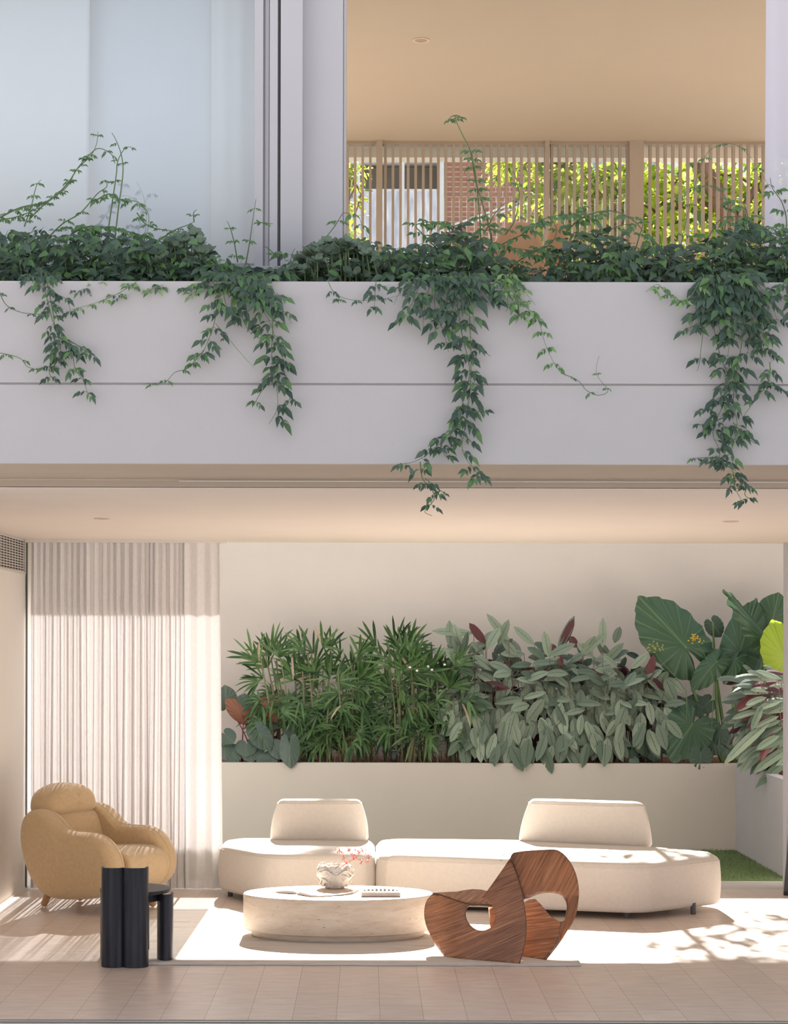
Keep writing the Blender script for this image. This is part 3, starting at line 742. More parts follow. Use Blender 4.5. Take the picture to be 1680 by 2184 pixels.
part('headrest', M['mustard'], lambda y,z,h: (h-.10*(z-.7), y, z), [(-.30,.70),(-.315,.77),(-.27,.86),(-.15,.915),(0,.93),(.14,.915),(.25,.86),(.285,.77),(.27,.70),(0,.685)], .045, .30, .09, .09, .015, it=2, cut=.25, crownb=.01)
part('base', M['mustard'], lambda x,z,h: (x,h,z), [(.10,.26),(.16,.42),(.7,.40),(.85,.25),(.75,.135),(.5,.105),(.28,.115)], -.30, .30, .08, .08, .0, it=2, cut=.25)
for (x, y, sx, sy) in ((.13,-.20,-.30,-.12),(.16,.20,-.18,.30),(.83,-.20,.10,-.25),(.84,.20,.10,.12)):
    mb = MB(); L = .18; b0 = Vector((x,y,.026)); tp = Vector((x-sx*L, y-sy*L, .17)); d = (tp-b0)
    pts = [b0-d*.12, b0-d*.09, b0-d*.03, b0+d*.1, b0+d*.5, tp+d*.3]; rr = [.008,.018,.024,.0265,.028,.03]
    base = len(mb.v); u = d.cross(Vector((0,1,0))).normalized(); w_ = d.cross(u).normalized(); n = 16
    for p, r in zip(pts, rr):
        for j in range(n): an = 6.28318*j/n; mb.v.append(tuple(p+u*r*math.cos(an)+w_*r*math.sin(an)))
    for i in range(len(pts)-1):
        for j in range(n): mb.face((i*n+j, i*n+(j+1)%n, (i+1)*n+(j+1)%n, (i+1)*n+j))
    mb.face(list(range(n))[::-1]); mb.face([(len(pts)-1)*n+j for j in range(n)])
    o = mb.build('leg', M['oak'], t, True); fixn(o)

# black stool of curved panels
t = thing('side_chair', (-1.46, 11.75, 0), 'low black stained wooden chair of curved upright panels in front of the armchair', 'chair')
def arcpanel(name, pts, thk, z0, z1, mat=None, bev=.004):
    pts = catmull(pts, 8, False); mb = MB(); n = len(pts); L = []; Rr = []
    for i, p in enumerate(pts):
        a = Vector(pts[max(0,i-1)]); b = Vector(pts[min(n-1,i+1)]); tt = (b-a).normalized(); q = Vector((-tt.y, tt.x)); p = Vector(p)
        L.append(p+q*thk/2); Rr.append(p-q*thk/2)
    for i in range(n):
        for q, z in ((L[i],z0),(L[i],z1),(Rr[i],z1),(Rr[i],z0)): mb.v.append((q.x,q.y,z))
    for i in range(n-1):
        for k in range(4): mb.face((i*4+k, i*4+(k+1)%4, (i+1)*4+(k+1)%4, (i+1)*4+k))
    mb.face((0,3,2,1)); e = (n-1)*4; mb.face((e,e+1,e+2,e+3))
    o = mb.build(name, mat or M['black_oak'], None, False); fixn(o); bevel(o, bev, 2)
    return put(o, t)
def q_(px, d): return (px-VX)*d/F
# front upright: two lobes meeting in a groove
arcpanel('upright_panel', [(q_(220.5,11.60),11.60),(q_(221.5,11.54),11.54),(q_(230,11.513),11.513),(q_(244,11.505),11.505),(q_(257,11.513),11.513),(q_(262.5,11.545),11.545)], .018, .001, .612)
arcpanel('upright_panel', [(q_(265,11.545),11.545),(q_(270,11.513),11.513),(q_(290,11.50),11.50),(q_(307,11.515),11.515),(q_(314,11.545),11.545),(q_(315,11.60),11.60)], .018, .001, .612)
# right and rear uprights
arcpanel('leg_panel', [(q_(339,11.78),11.78),(q_(345,11.72),11.72),(q_(355,11.70),11.70),(q_(366,11.73),11.73),(q_(368,11.82),11.82)], .018, .001, .424)
arcpanel('leg_panel', [(q_(224,11.98),11.98),(q_(219,11.90),11.90),(q_(219,11.80),11.80),(q_(226,11.72),11.72)], .018, .001, .44)
arcpanel('leg_panel', [(q_(318,12.12),12.12),(q_(305,12.15),12.15),(q_(292,12.15),12.15)], .018, .001, .44)
def disc(name, c, r, z0, z1, mat, bev=.004, ry=None):
    mb = MB(); n = 64; ry = ry or r
    for z in (z0, z1):
        for i in range(n): mb.v.append((c[0]+r*math.cos(6.28318*i/n), c[1]+ry*math.sin(6.28318*i/n), z))
    for i in range(n): mb.face((i,(i+1)%n,n+(i+1)%n,n+i))
    mb.face(list(range(n))[::-1]); mb.face([n+i for i in range(n)]); o = mb.build(name, mat); bevel(o, bev, 2); return put(o, t)
sc_ = (q_(289,11.82), 11.84)
disc('seat', sc_, .222, .425, .447, M['black_oak'], ry=.235); disc('seat_apron', sc_, .175, .375, .426, M['black_oak'], ry=.19)

# walnut looped chair
M['walnut_edge'] = flat('walnut_edge', (.10,.055,.042), .5)
t = thing('sculptural_chair', (.80, 11.85, .012), 'looped walnut veneer chair with oval openings at the right of the stone table', 'chair')
def Z(X, Y): return 890+X/4.667, 1790+Y/4.667
def dA(X, Y): return 11.915-.000282*X+.00019*(1200-Y)+(.17*((470-X)/390)**2 if X < 470 else 0)
def fA(X, Y): px, py = Z(X, Y); return P(px, py, dA(X, Y))
def dB(X, Y):
    k = max(0, min(1, (1195-Y)/620)); return 11.76+.00062*max(0, X-940)*k + .05*k
def fB(X, Y): px, py = Z(X, Y); return P(px, py, dB(X, Y))
def fC(X, Y): px, py = Z(X, Y); return P(px, py, 11.88-.0005*(X-1040)+.00052*(1195-Y) + .12*max(0,(640-Y)/200))
def fD(X, Y): px, py = Z(X, Y); return G(px, py, .40-.00042*(Y-505))
OA = [(165,541),(110,600),(84,680),(82,770),(105,870),(150,970),(205,1065),(287,1176),(500,1200),(760,1219),(1022,1230),(1055,1120),(1080,1000),(1088,880),(1082,760),(1062,620),(1035,490),(1000,370),(962,262),(945,205),(941,172),(880,260),(780,405),(715,495),(652,577)]
# the notch between the seat edge and the rising arm joins the oval opening
NOT = [(700,600),(742,645),(765,700),(783,770),(765,835),(735,880),(680,905),(620,905),(560,878),(510,825),(486,770),(484,720),(500,680),(535,653)]
def crv(pts, cn):
    q = []
    for p in pts: q += [p, p] if p in cn else [p]
    c = catmull(q, 3); o_ = []
    for p in c:
        if not o_ or (Vector(p)-Vector(o_[-1])).length > 2: o_.append(p)
    return o_ if (Vector(o_[0])-Vector(o_[-1])).length > 2 else o_[:-1]
CN = [(165,541),(287,1176),(1022,1230),(652,577),(1268,1195),(1290,1195),(1064,590),(1430,822),(715,680),(735,880),(765,664),(535,653)]
outA = OA + NOT + [(440,628),(330,590),(240,558)]
sheet(crv(outA, CN), [], 34, fA, 'side_panel', [M['walnut'], M['walnut_edge']], t, .013)
sheet([(165,541),(280,533),(400,528),(480,512),(560,503),(640,508),(700,522),(725,560),(765,664),(700,656),(620,650),(540,652),(440,628),(330,590),(240,558)], [], 30, fD, 'seat_panel', [M['walnut'], M['walnut_edge']], t, .013)
OB = [(941,172),(958,143),(985,128),(1100,112),(1250,102),(1360,98),(1400,108),(1460,150),(1520,225),(1570,330),(1598,450),(1603,560),(1590,700),(1560,800),(1500,905),(1440,1000),(1370,1095),(1290,1195),(1268,1195),(1345,1100),(1412,1010),(1426,900),(1430,822),(1468,805),(1488,740),(1496,650),(1475,590),(1425,550),(1340,530),(1250,532),(1180,550),(1110,580),(1064,590),(1045,520),(1022,440),(992,350),(964,262),(947,205)]
sheet(crv(OB, CN), [], 34, fB, 'back_loop', [M['walnut2'], M['walnut_edge']], t, .016)
sheet([(715,680),(900,650),(1070,632),(1120,603),(1180,597),(1230,640),(1290,715),(1350,780),(1430,822),(1426,900),(1412,1010),(1345,1100),(1268,1195),(1150,1180),(1040,1166),(860,1040),(735,880)], [], 34, fC, 'inner_panel', [M['walnut3'], M['walnut_edge']], t, .013)

# two curved tan chair backs on the upper floor
for (cxp, top, w_, dd, lb) in ((1107,468,112,10.9,'wide tan curved chair back rising above the planter vines'),(1190,470,60,11.3,'narrow tan curved chair back right of the wide one')):
    zt = EYE+(VY-top)*dd/F; x = (cxp-VX)*dd/F; hw = w_*dd/F/2
    t = thing('lounge_chair', (x, dd, 3.36), lb, 'chair', 'tan chairs on the upper floor')
    def tp(name, mat, mp, *a, **k):
        mb = MB(); puffy(mb, *a, mp=mp, **k); o = mb.build(name, mat, t, True); return fixn(o)
    H = zt-3.36
    tp('backrest', M['tan_chair'], lambda a,z,h: (a, h+.25*(a/hw)**2*.3, z), [(-hw*1.1,.35),(-hw*1.15,H*.72),(-hw*.95,H*.9),(-hw*.5,H*.985),(0,H),(hw*.5,H*.985),(hw*.95,H*.9),(hw*1.15,H*.72),(hw*1.1,.35)], 0, .12, .04, .04, 0, it=2)
    tp('seat', M['tan_chair'], lambda a,b,h: (a,b,h), [(-.3,.05),(.3,.05),(.3,.6),(-.3,.6)], .25, .42, .05, .05, .01)
    for sx in (-.22,.22):
        for sy in (.12,.5): MB().tube([(sx,sy,.001),(sx,sy,.27)], .02, n=10).build('leg', M['oak'], t)
# ================================================================ beyond the upper room
def brick_mat():
    m, nt, b = newmat('red_brick')
    br = N(nt, 'ShaderNodeTexBrick', Scale=1.0); nt.links.new(coords(nt, (1,1,1), (math.radians(90),0,0)), br.inputs['Vector'])
    br.inputs['Color1'].default_value = (.36,.15,.11,1); br.inputs['Color2'].default_value = (.28,.11,.09,1); br.inputs['Mortar'].default_value = (.5,.42,.38,1)
    br.inputs['Brick Width'].default_value = .24; br.inputs['Row Height'].default_value = .085; br.inputs['Mortar Size'].default_value = .008
    nt.links.new(br.outputs[0], b.inputs['Base Color']); b.inputs['Roughness'].default_value = .9; return m
M['brick'] = brick_mat()
M['house_white'] = flat('house_white', (.72,.74,.78), .7); M['house_dark'] = flat('dark_window', (.07,.075,.07), .3)
M['frost'] = noise_mat('frosted_glass', [(.35,(.45,.50,.62)),(.6,(.70,.74,.84)),(.75,(.95,.96,1.0))], 5, (3,1,.6), .3)
M['blue_wall'] = flat('blue_grey_wall', (.34,.42,.58), .8)
def hx(px, d=32): return (px-VX)*d/F
def hz(py, d=32): return EYE+(VY-py)*d/F
t = thing('brick_house', (hx(950), 33, 0), 'red brick house with white verandah behind the batten screens', 'building')
put(MB().box(hx(944), hx(1210), 32.0, 36, -.1, hz(338)).build('brick_wall', M['brick']), t)
put(MB().box(hx(640), hx(944), 32.4, 36, -.1, hz(345)).build('verandah_wall', M['house_dark']), t)
rf = MB(); rf.v = [(hx(630),31.6,hz(338)),(hx(1230),31.6,hz(338)),(hx(1230),37,hz(338)),(hx(630),37,hz(338)),(hx(680),34.2,hz(338)+.55),(hx(1180),34.2,hz(338)+.55)]
for q in ((0,1,5,4),(1,2,5),(2,3,4,5),(3,0,4),(3,2,1,0)): rf.face(q)
put(rf.build('roof', M['house_white']), t)
put(MB().box(hx(745), hx(944), 31.75, 31.9, hz(350), hz(338)).build('fascia', M['house_white']), t)
for a, b in ((758,766),(852,860),(932,944)): put(MB().box(hx(a), hx(b), 31.9, 32.05, -.1, hz(348)).build('verandah_post', M['house_white']), t)
put(MB().box(hx(742), hx(938), 31.95, 32.0, hz(600), hz(405)).build('frosted_balustrade', M['frost']), t)
put(MB().box(hx(742), hx(938), 31.93, 31.95, hz(409), hz(405)).build('balustrade_rail', M['house_white']), t)
for off in (0, 9):
    mb = MB(); a = P(944, 486+off, 31.9); b = P(1120, 424+off, 31.9); mb.tube([a, b], .018, n=6); put(mb.build('handrail', M['house_white']), t)
tag(MB().box(hx(1215,40), hx(1420,40), 40, 44, -.1, hz(340,40)).build('blue_house', M['blue_wall']), 'blue grey rendered house glimpsed between the tree leaves', 'building')

def tree(name, label, x, y, trunks, blobs, nleaf, mats, size=(.09,.16), seed=1, group=None, split=None):
    Rt = random.Random(seed)
    t = thing(name, (x, y, 0), label, 'tree', group)
    mb = MB()
    for pts, r0, r1 in trunks: mb.tube(catmull([tuple(p) for p in pts], 5, False), r0, r1, n=9)
    br = []
    tops = [Vector(p) for pts, _, _ in trunks for p in pts[1:]]
    for (c, rad, wgt) in blobs:
        c = Vector(c)
        for k in range(7):
            e = c + Vector((Rt.uniform(-1,1)*rad[0], Rt.uniform(-1,1)*rad[1], Rt.uniform(-1,1)*rad[2]))*.85
            s = min(tops, key=lambda q: (q-c).length); m_ = (s+e)/2+Vector((Rt.uniform(-.2,.2),Rt.uniform(-.2,.2),Rt.uniform(0,.25)))
            mb.tube([s, m_, e], .022, .006, n=5)
    put(mb.build('trunk', M['bark'], None, True), t)
    f = MB(); tw = sum(b[2] for b in blobs)
    for (c, rad, wgt) in blobs:
        for i in range(int(nleaf*wgt/tw/5)):
            while True:
                v = Vector((Rt.uniform(-1,1), Rt.uniform(-1,1), Rt.uniform(-1,1)))
                if v.length < 1: break
            cl = Vector(c) + Vector((v.x*rad[0], v.y*rad[1], v.z*rad[2]))
            for k in range(5):
                d = Vector((Rt.gauss(0,1), Rt.gauss(0,1), Rt.gauss(-.1,.8))); nr = Vector((Rt.gauss(0,.8), Rt.gauss(0,.8), 1.0))
                L = Rt.uniform(*size); f.leaf(cl+d*.05, d, nr, L, L*.5, (0,.9,1,.7,0), .15, .3, m=0 if Rt.random() < .8 else 1)
    put(f.build('foliage', mats), t); return t
yT = 20.7
def T(px, py, d=yT): return P(px, py, d)
tree('garden_tree', 'sunlit green tree with a thick brown leaning trunk behind the right batten screen', T(1590,700).x, 20.7, [
    ([Vector((T(1610,700).x,20.25,-.1)), T(1600,650,20.25), T(1582,560,20.25), T(1562,490,20.22), T(1535,430,20.2), T(1503,368,20.2), T(1470,320,20.2), T(1420,270,20.25)], .125, .085),
    ([T(1562,490,20.3), T(1585,440,20.3), T(1620,380,20.4), T(1660,300,20.5)], .05, .03), ([T(1545,450,20.3), T(1480,430,20.4), T(1400,450,20.5), T(1340,470,20.5)], .035, .015), ([T(1590,600,20.4), T(1625,520,20.5), T(1640,420,20.5), T(1640,340,20.5)], .04, .02)],
    [((T(1440,430).x,21.0,6.72),(.9,1.0,.88),1.0),((T(1620,430).x,21.1,6.75),(1.0,1.0,.92),1.2),((T(1330,430).x,21.0,6.75),(.65,.9,.80),.7),((T(1760,430).x,21.0,6.7),(.8,.9,1.0),.6),
     ((T(1530,560).x,20.9,5.95),(1.3,.6,.16),.16),((2.35,20.9,5.42),(.85,.6,.42),.20),((2.6,20.8,4.75),(.7,.5,.35),.09),((3.4,20.9,5.2),(.9,.5,.4),.05)],
    5300, [M['lf_tree'], M['lf_tree_dark']], size=(.10,.17), seed=4)
tree('garden_tree', 'loose yellow green tree growing in front of the brick house gable', T(1200,700,21).x, 21, [
    ([Vector((T(1200,700,21).x,21,-.1)), T(1205,600,21), T(1190,480,21), T(1215,360,21), T(1230,280,21)], .06, .03)],
    [((T(1235,430,21).x,21,6.78),(.55,.6,.72),1.0),((T(1150,470,21).x,21,6.62),(.36,.5,.55),.4),((T(1110,345,21).x,21,7.35),(.40,.4,.22),.18)],
    1900, [M['lf_tree'], M['lf_tree_dark']], size=(.09,.15), seed=9)
tree('garden_tree', 'small tree seen beyond the screen beside the grey column, left of the house', T(720,700,27).x, 27, [([Vector((T(720,700,27).x,27,-.1)), T(735,500,27), T(750,380,27)], .07, .03)],
    [((T(735,400,27).x,27,8.4),(.28,.5,.9),1.0)], 330, [M['lf_tree'], M['lf_tree_dark']], size=(.09,.15), seed=12)
# ================================================================ plants
OV = (0,.55,.95,1,.72,.34,0)       # ovate with a drawn-out tip
def compound(f, s, base, d, L, leafL, pairs=2, mats=(0,0,1), rr=R, wr=.47):
    """a pinnate leaf: thin stalk s, paired leaflets and one at the tip"""
    d = Vector(d).normalized(); up = Vector((0,-.55,.8))
    side = d.cross(up); side = side.normalized() if side.length > .05 else Vector((1,0,0))
    pts = [base + d*L*t + Vector((0,0,-1))*L*.28*t*t for t in (0,.35,.7,1)]
    s.tube(pts, .0011, .0006, n=3, cap=False)
    for k in range(pairs):
        t = .35+.5*k/max(1,pairs-1) if pairs > 1 else .5
        c = base + d*L*t + Vector((0,0,-1))*L*.28*t*t
        for sg in (-1, 1):
            if rr.random() < .06: continue
            dd = d*.55 + side*sg*.8 + Vector((rr.uniform(-.25,.25), rr.uniform(-.3,.15), -.35+rr.uniform(-.2,.2)))
            nn = Vector((rr.uniform(-.5,.5), -.8+rr.uniform(-.3,.3), .55+rr.uniform(-.4,.4)))
            ll = leafL*rr.uniform(.65,1.0); f.leaf(c, dd, nn, ll, ll*wr, OV, .28, rr.uniform(.15,.5), m=rr.choice(mats))
    dd = d + Vector((rr.uniform(-.2,.2), -.1, -.4)); ll = leafL*rr.uniform(.95,1.25)
    f.leaf(pts[-1], dd, Vector((rr.uniform(-.4,.4),-.8,.5)), ll, ll*wr, OV, .28, rr.uniform(.2,.5), m=rr.choice(mats))
CLM = [M['lf_dark'], M['lf_mid'], M['lf_light']]

def trail(f, s, path, d, size=.055, gap=.062, mats=(0,0,0,1), r=.0035, taper=.45, skip=0.0, both=.75, rr=R):
    """a stem hanging or climbing along pixels at distance d, leaves in opposite pairs"""
    if isinstance(path[0], Vector): pts = [tuple(p) for p in path]
    else: pts = [tuple(P(px, py, d + rr.uniform(-.012,.012))) for px, py in path]
    cv = [Vector(p) for p in catmull(pts, 7, False)]
    s.tube(cv, r, r*.35, n=4, cap=False)
    tot = sum((cv[i+1]-cv[i]).length for i in range(len(cv)-1)); run = 0; nxt = gap*.4; sg = 1
    for i in range(len(cv)-1):
        seg = cv[i+1]-cv[i]; 
        while run+seg.length > nxt:
            p = cv[i]+seg*((nxt-run)/seg.length); q = nxt/tot; k = 1-taper*q
            nxt += gap*rr.uniform(.7,1.3)*(.6+.4*k)
            if rr.random() < skip: continue
            for sg in ((-1, 1) if rr.random() < both else (rr.choice((-1,1)),)):
                dd = Vector((sg*1.0, rr.uniform(-.75,-.1), rr.uniform(-.55,.35))) + seg.normalized()*.3
                compound(f, s, p, dd, size*k*rr.uniform(.7,1.3), size*k*rr.uniform(.95,1.3), 2 if k > .62 else 1, mats, rr)
        run += seg.length

def top_of(px):
    T_ = [(-60,495),(0,488),(60,478),(110,490),(160,505),(200,490),(260,500),(300,508),(340,505),(395,495),(430,520),(470,550),(520,562),(560,578),(590,560),(620,530),(660,512),(720,512),(780,500),(820,520),(860,540),(890,505),(940,480),(985,465),(1030,500),(1060,545),(1100,560),(1160,560),(1200,500),(1240,475),(1290,468),(1330,490),(1400,525),(1440,510),(1500,500),(1560,480),(1620,475),(1680,495),(1760,490)]
    for (a, b), (c, e) in zip(T_, T_[1:]):
        if a <= px <= c: return b+(e-b)*(px-a)/(c-a)
    return 500
def climber(label, x0, x1, seed, tendrils=(), dens=1.0, mats=(0,0,0,1,1), light=0):
    rr = random.Random(seed); cxp = (x0+x1)/2
    t = thing('climbing_shrub', ((cxp-VX)*9.5/F, 9.5, 3.69), label, 'plant', 'climbers filling the balcony planter')
    f = MB(); s = MB(); n = int((x1-x0)/7.5*dens)
    for i in range(n):
        ex = rr.uniform(x0-12, x1+12); d = rr.uniform(9.22, 9.78); sx = ex + rr.uniform(-50,50)
        tp = top_of(ex); ey = tp + (612-tp)*rr.random()**1.25 - rr.uniform(0,10)
        a = P(sx, 606, d); a.z = 3.69; b = P(ex, ey, d); b.z = max(b.z, 3.73); mid = (a+b)/2 + Vector((rr.uniform(-.04,.04),0,abs(b.z-a.z)*.25))
        trail(f, s, [a, mid, b + Vector((rr.uniform(-.05,.05),-.02,-.01))], d, size=rr.uniform(.050,.066), gap=.066, mats=mats, r=.0028, taper=.25, rr=rr, both=.9)
    # broad dark leaves in the depth of the planting and at its front edge
    for i in range(int((x1-x0)*1.5*dens)):
        px = rr.uniform(x0-10, x1+10); tp = top_of(px)+14; py = rr.uniform(tp, 606) if i % 3 else rr.uniform(575, 606); d = rr.uniform(9.2, 9.75)
        b = P(px, py, d); b.z = max(b.z, 3.70)
        dd = Vector((rr.gauss(0,1), rr.uniform(-1,-.1), rr.uniform(-.6,.6))); nn = Vector((rr.gauss(0,.4), -.6, .8)); L = rr.uniform(.05,.085)
        f.leaf(b, dd, nn, L, L*.62, OV, .14, .3, m=0 if rr.random() < .8 else 1)
    for i in range(int((x1-x0)*.05*light) if light > .5 else 0):     # fresh sprigs leaning over the front edge
        px = rr.uniform(x0, x1); d = 9.17
        a = P(px, 598, 9.25); a.z = 3.765; b = P(px+rr.uniform(-25,25), 605+rr.uniform(0,40)*rr.random(), 9.10)
        trail(f, s, [a+Vector((0,.08,-.02)), a, b], d, size=.045, gap=.05, mats=(1,2,2) if light and rr.random() < .6 else (0,1), r=.002, rr=rr)
    put(s.build('stems', M['stem']), t); put(f.build('foliage', CLM), t)
    for (pts, kw) in tendrils:
        ft = MB(); st = MB(); trail(ft, st, pts, kw.get('d', 9.5), size=kw.get('size', .022), gap=kw.get('gap', .075), mats=kw.get('mats', (1,)), r=kw.get('r', .0035), taper=.2, skip=.15, rr=rr)
        st.uv += []
        b0 = len(st.v)
        st.v += ft.v; st.f += [tuple(i+b0 for i in q) for q in ft.f]; st.uv += ft.uv; st.m += [1]*len(ft.f)
        put(st.build('tendril', [M['stem'], M['lf_mid']]), t)
    return t
S = dict
climber('dense dark climber at the far left of the balcony planter with long arching tendrils', -40, 150, 11, [
    ([(-10,470),(40,445),(100,430),(140,395),(165,358),(195,325),(212,318),(235,330),(243,350)], S(r=.0045,gap=.05)),
    ([(60,470),(90,440),(140,400),(160,365),(190,335),(203,310),(207,282)], S()), ([(50,485),(65,440),(75,400),(85,385)], S()),
    ([(0,470),(30,465),(70,450),(95,430)], S(gap=.05)), ([(90,520),(130,480),(170,455),(205,415),(225,400),(223,385),(213,395)], S(r=.004))], light=.4)
climber('dark climber below the two tallest upright tendrils in front of the corner glass', 150, 300, 12, [
    ([(222,545),(232,470),(245,380),(249,345),(262,320),(272,314)], S(r=.004,gap=.11)), ([(240,540),(250,450),(260,370),(256,330),(245,300),(236,284)], S(r=.004,gap=.11)),
    ([(200,430),(230,415),(250,425),(270,430),(285,430),(300,438),(315,460),(312,500)], S(gap=.06,size=.03)), ([(150,500),(185,485),(230,487),(290,500),(350,520),(400,540)], S(r=.0045,gap=.07,size=.045,mats=(0,1)))], light=.6)
climber('climber with a shoot rising right, beside pale rounded succulent leaves', 300, 440, 13, [
    ([(340,512),(370,492),(400,480),(412,474)], S(r=.004,gap=.09)), ([(412,474),(411,455),(418,448)], S()), ([(290,455),(310,480),(340,490),(395,496)], S())], light=.8)
climber('low bright climber in front of the window frames, feeding the forked trailing vine', 440, 575, 14, [
    ([(522,565),(530,520),(537,470),(544,425)], S()), ([(505,560),(498,520),(490,490),(482,472)], S()), ([(590,550),(570,530),(560,525)], S()),
    ([(545,470),(555,475),(580,478)], S())], light=1)
climber('dark climber at the foot of the grey column with a bent bare tendril', 585, 830, 15, [
    ([(688,512),(710,485),(729,455),(733,454),(760,460),(768,475),(778,495),(786,520)], S(r=.0025,gap=.08,size=.03))], dens=.55)
climber('tall climber left of the tan chair backs with the highest tendril in the photo', 830, 1060, 16, [
    ([(1048,570),(1045,500),(1025,430),(1012,385),(1000,320),(985,290),(972,262),(967,246)], S(r=.005,gap=.10,size=.03,mats=(0,1))), ([(1026,560),(1022,480),(1015,400),(1008,345),(1003,325)], S(r=.004,gap=.10,size=.035)),
    ([(940,540),(900,500),(885,482),(900,475),(950,472)], S(size=.045,gap=.06,mats=(0,1))), ([(1030,500),(1050,460),(1062,445),(1075,432)], S(size=.04)), ([(967,246),(958,250),(953,262)], S()), ([(968,246),(978,248),(984,258)], S())], dens=1.25, light=.3)
climber('thin leaved climber crossing in front of the tan chair backs', 1060, 1215, 17, [
    ([(1040,540),(1070,520),(1110,500),(1150,470),(1180,460),(1220,455)], S(size=.04,gap=.055,mats=(0,1))), ([(1075,500),(1095,470),(1105,420),(1098,380),(1092,365)], S()), ([(1080,575),(1120,545),(1170,520),(1185,490),(1172,465)], S(size=.035,gap=.06)),
    ([(1215,570),(1180,545),(1140,535),(1090,528)], S(size=.045,gap=.05,mats=(0,1)))], dens=.3)
climber('bushy climber in front of the widest tan post with arching runners', 1215, 1400, 18, [
    ([(1200,500),(1230,470),(1270,452),(1310,450),(1350,470),(1375,500),(1410,540)], S(size=.045,gap=.055,r=.0045,mats=(0,1))), ([(1240,540),(1280,500),(1320,480),(1345,478)], S(size=.045,mats=(0,1))),
    ([(1250,480),(1240,440),(1235,432)], S()), ([(1350,540),(1362,500),(1368,480),(1372,440)], S())], dens=1.0, light=.3)
climber('climber below the leaning tree trunk with a high looping tendril', 1400, 1550, 19, [
    ([(1450,520),(1470,430),(1490,360),(1510,320),(1545,305),(1580,315),(1610,350),(1640,400)], S(r=.002,gap=.13,size=.02)), ([(1540,500),(1550,440),(1530,400),(1500,395),(1470,400)], S(r=.003,gap=.06)),
    ([(1500,520),(1530,470),(1560,460),(1600,470)], S(size=.05,mats=(0,1)))], dens=1.1, light=.2)
climber('heavy dark climber at the far right of the planter in front of the white curtain', 1550, 1730, 20, [
    ([(1670,520),(1675,470),(1665,430),(1645,400),(1640,378)], S(size=.045,r=.004,mats=(0,1))), ([(1600,500),(1590,450),(1580,430),(1560,432)], S(size=.045,mats=(0,1)))], dens=1.3)

# round leaved succulents among the climbers
def succulent(label, px0, px1, py0, py1, seed, n):
    rr = random.Random(seed); t = thing('succulent_shrub', (fx((px0+px1)/2,9.5), 9.5, 3.69), label, 'plant', 'round leaved succulents in the planter')
    f = MB(); s = MB()
    for i in range(n):
        d = rr.uniform(9.25, 9.6); u = rr.uniform(-1,1); v = rr.random()**.8; px = (px0+px1)/2+u*(px1-px0)/2*math.sqrt(max(.05,1-v*v*.8)); py = py1+(py0-py1)*v*math.sqrt(1-u*u*.6)
        c = P(px, py, d); c.z = max(c.z, 3.72); b = Vector((c.x+rr.uniform(-.03,.03), d, 3.69)); s.tube([b, (b+c)/2+Vector((.01,0,0)), c], .004, .003, n=4)
        a0 = rr.uniform(0,6.28); tilt = Vector((rr.uniform(-.5,.5), -.6, .7)).normalized()
        e1 = tilt.cross(Vector((0,0,1))).normalized(); e2 = tilt.cross(e1)
        for k in range(9):
            a = a0+k*2.4; rad = e1*math.cos(a)+e2*math.sin(a); L = .022+.004*k
            f.leaf(c, rad+tilt*(.9-.08*k), tilt-rad*.5, L, L*.78, (.2,.6,.95,1,.8,0), .1, -.15)
    put(s.build('stems', M['stem']), t); put(f.build('foliage', M['lf_round']), t)
succulent('pale grey green succulent with round leaves in the left half of the planter', 330, 465, 492, 590, 31, 42)
succulent('large mound of grey green round succulent leaves at the foot of the grey column', 610, 830, 512, 596, 32, 105)

# vines hanging over the planter face
def vine(label, paths, seed, mats=(0,0,0,1)):
    rr = random.Random(seed); p0 = P(*paths[0][0][0], 9.1)
    t = thing('trailing_vine', (p0.x, 9.3, 3.70), label, 'vine', 'vines trailing over the planter wall'); f = MB(); s = MB()
    for pts, kw in paths:
        d = kw.get('d', 9.085)
        a = P(*pts[0], 9.11)
        q = [P(px, py, d+rr.uniform(-.02,.012)) for px, py in pts]
        if kw.get('root', 1): q = [Vector((a.x, 9.34, 3.70)), Vector((a.x, 9.22, 3.79)), Vector((a.x, 9.13, 3.785))] + q[1:]
        trail(f, s, q, d, size=kw.get('size', .056), gap=kw.get('gap', .078), mats=kw.get('mats', mats), r=kw.get('r', .003), taper=kw.get('taper', .35), skip=kw.get('skip', .05), rr=rr)
    put(s.build('stems', M['stem']), t); put(f.build('foliage', CLM), t)
vine('left vine hanging over the planter, curling at its tip beneath the groove', [
    ([(85,598),(100,645),(112,690),(128,740),(120,775)], S(size=.05)), ([(95,598),(110,660),(120,710),(150,750),(160,790),(178,815),(186,846)], S(size=.046)), ([(60,598),(95,620),(140,640),(150,680)], S(size=.04)),
    ([(118,720),(150,730),(175,745),(190,755)], S(root=0,size=.05)), ([(128,740),(110,770),(105,800),(125,815)], S(root=0,size=.04)),
    ([(-8,608),(10,650),(45,668),(90,672)], S(root=0,size=.018,gap=.11)), ([(-8,753),(40,765),(60,785),(105,790),(118,765)], S(root=0,size=.02,gap=.10,r=.002,mats=(1,))),
    ([(290,602),(245,630),(200,648),(150,662)], S(root=0,size=.025,gap=.08,r=.002,mats=(1,2)))], 41)
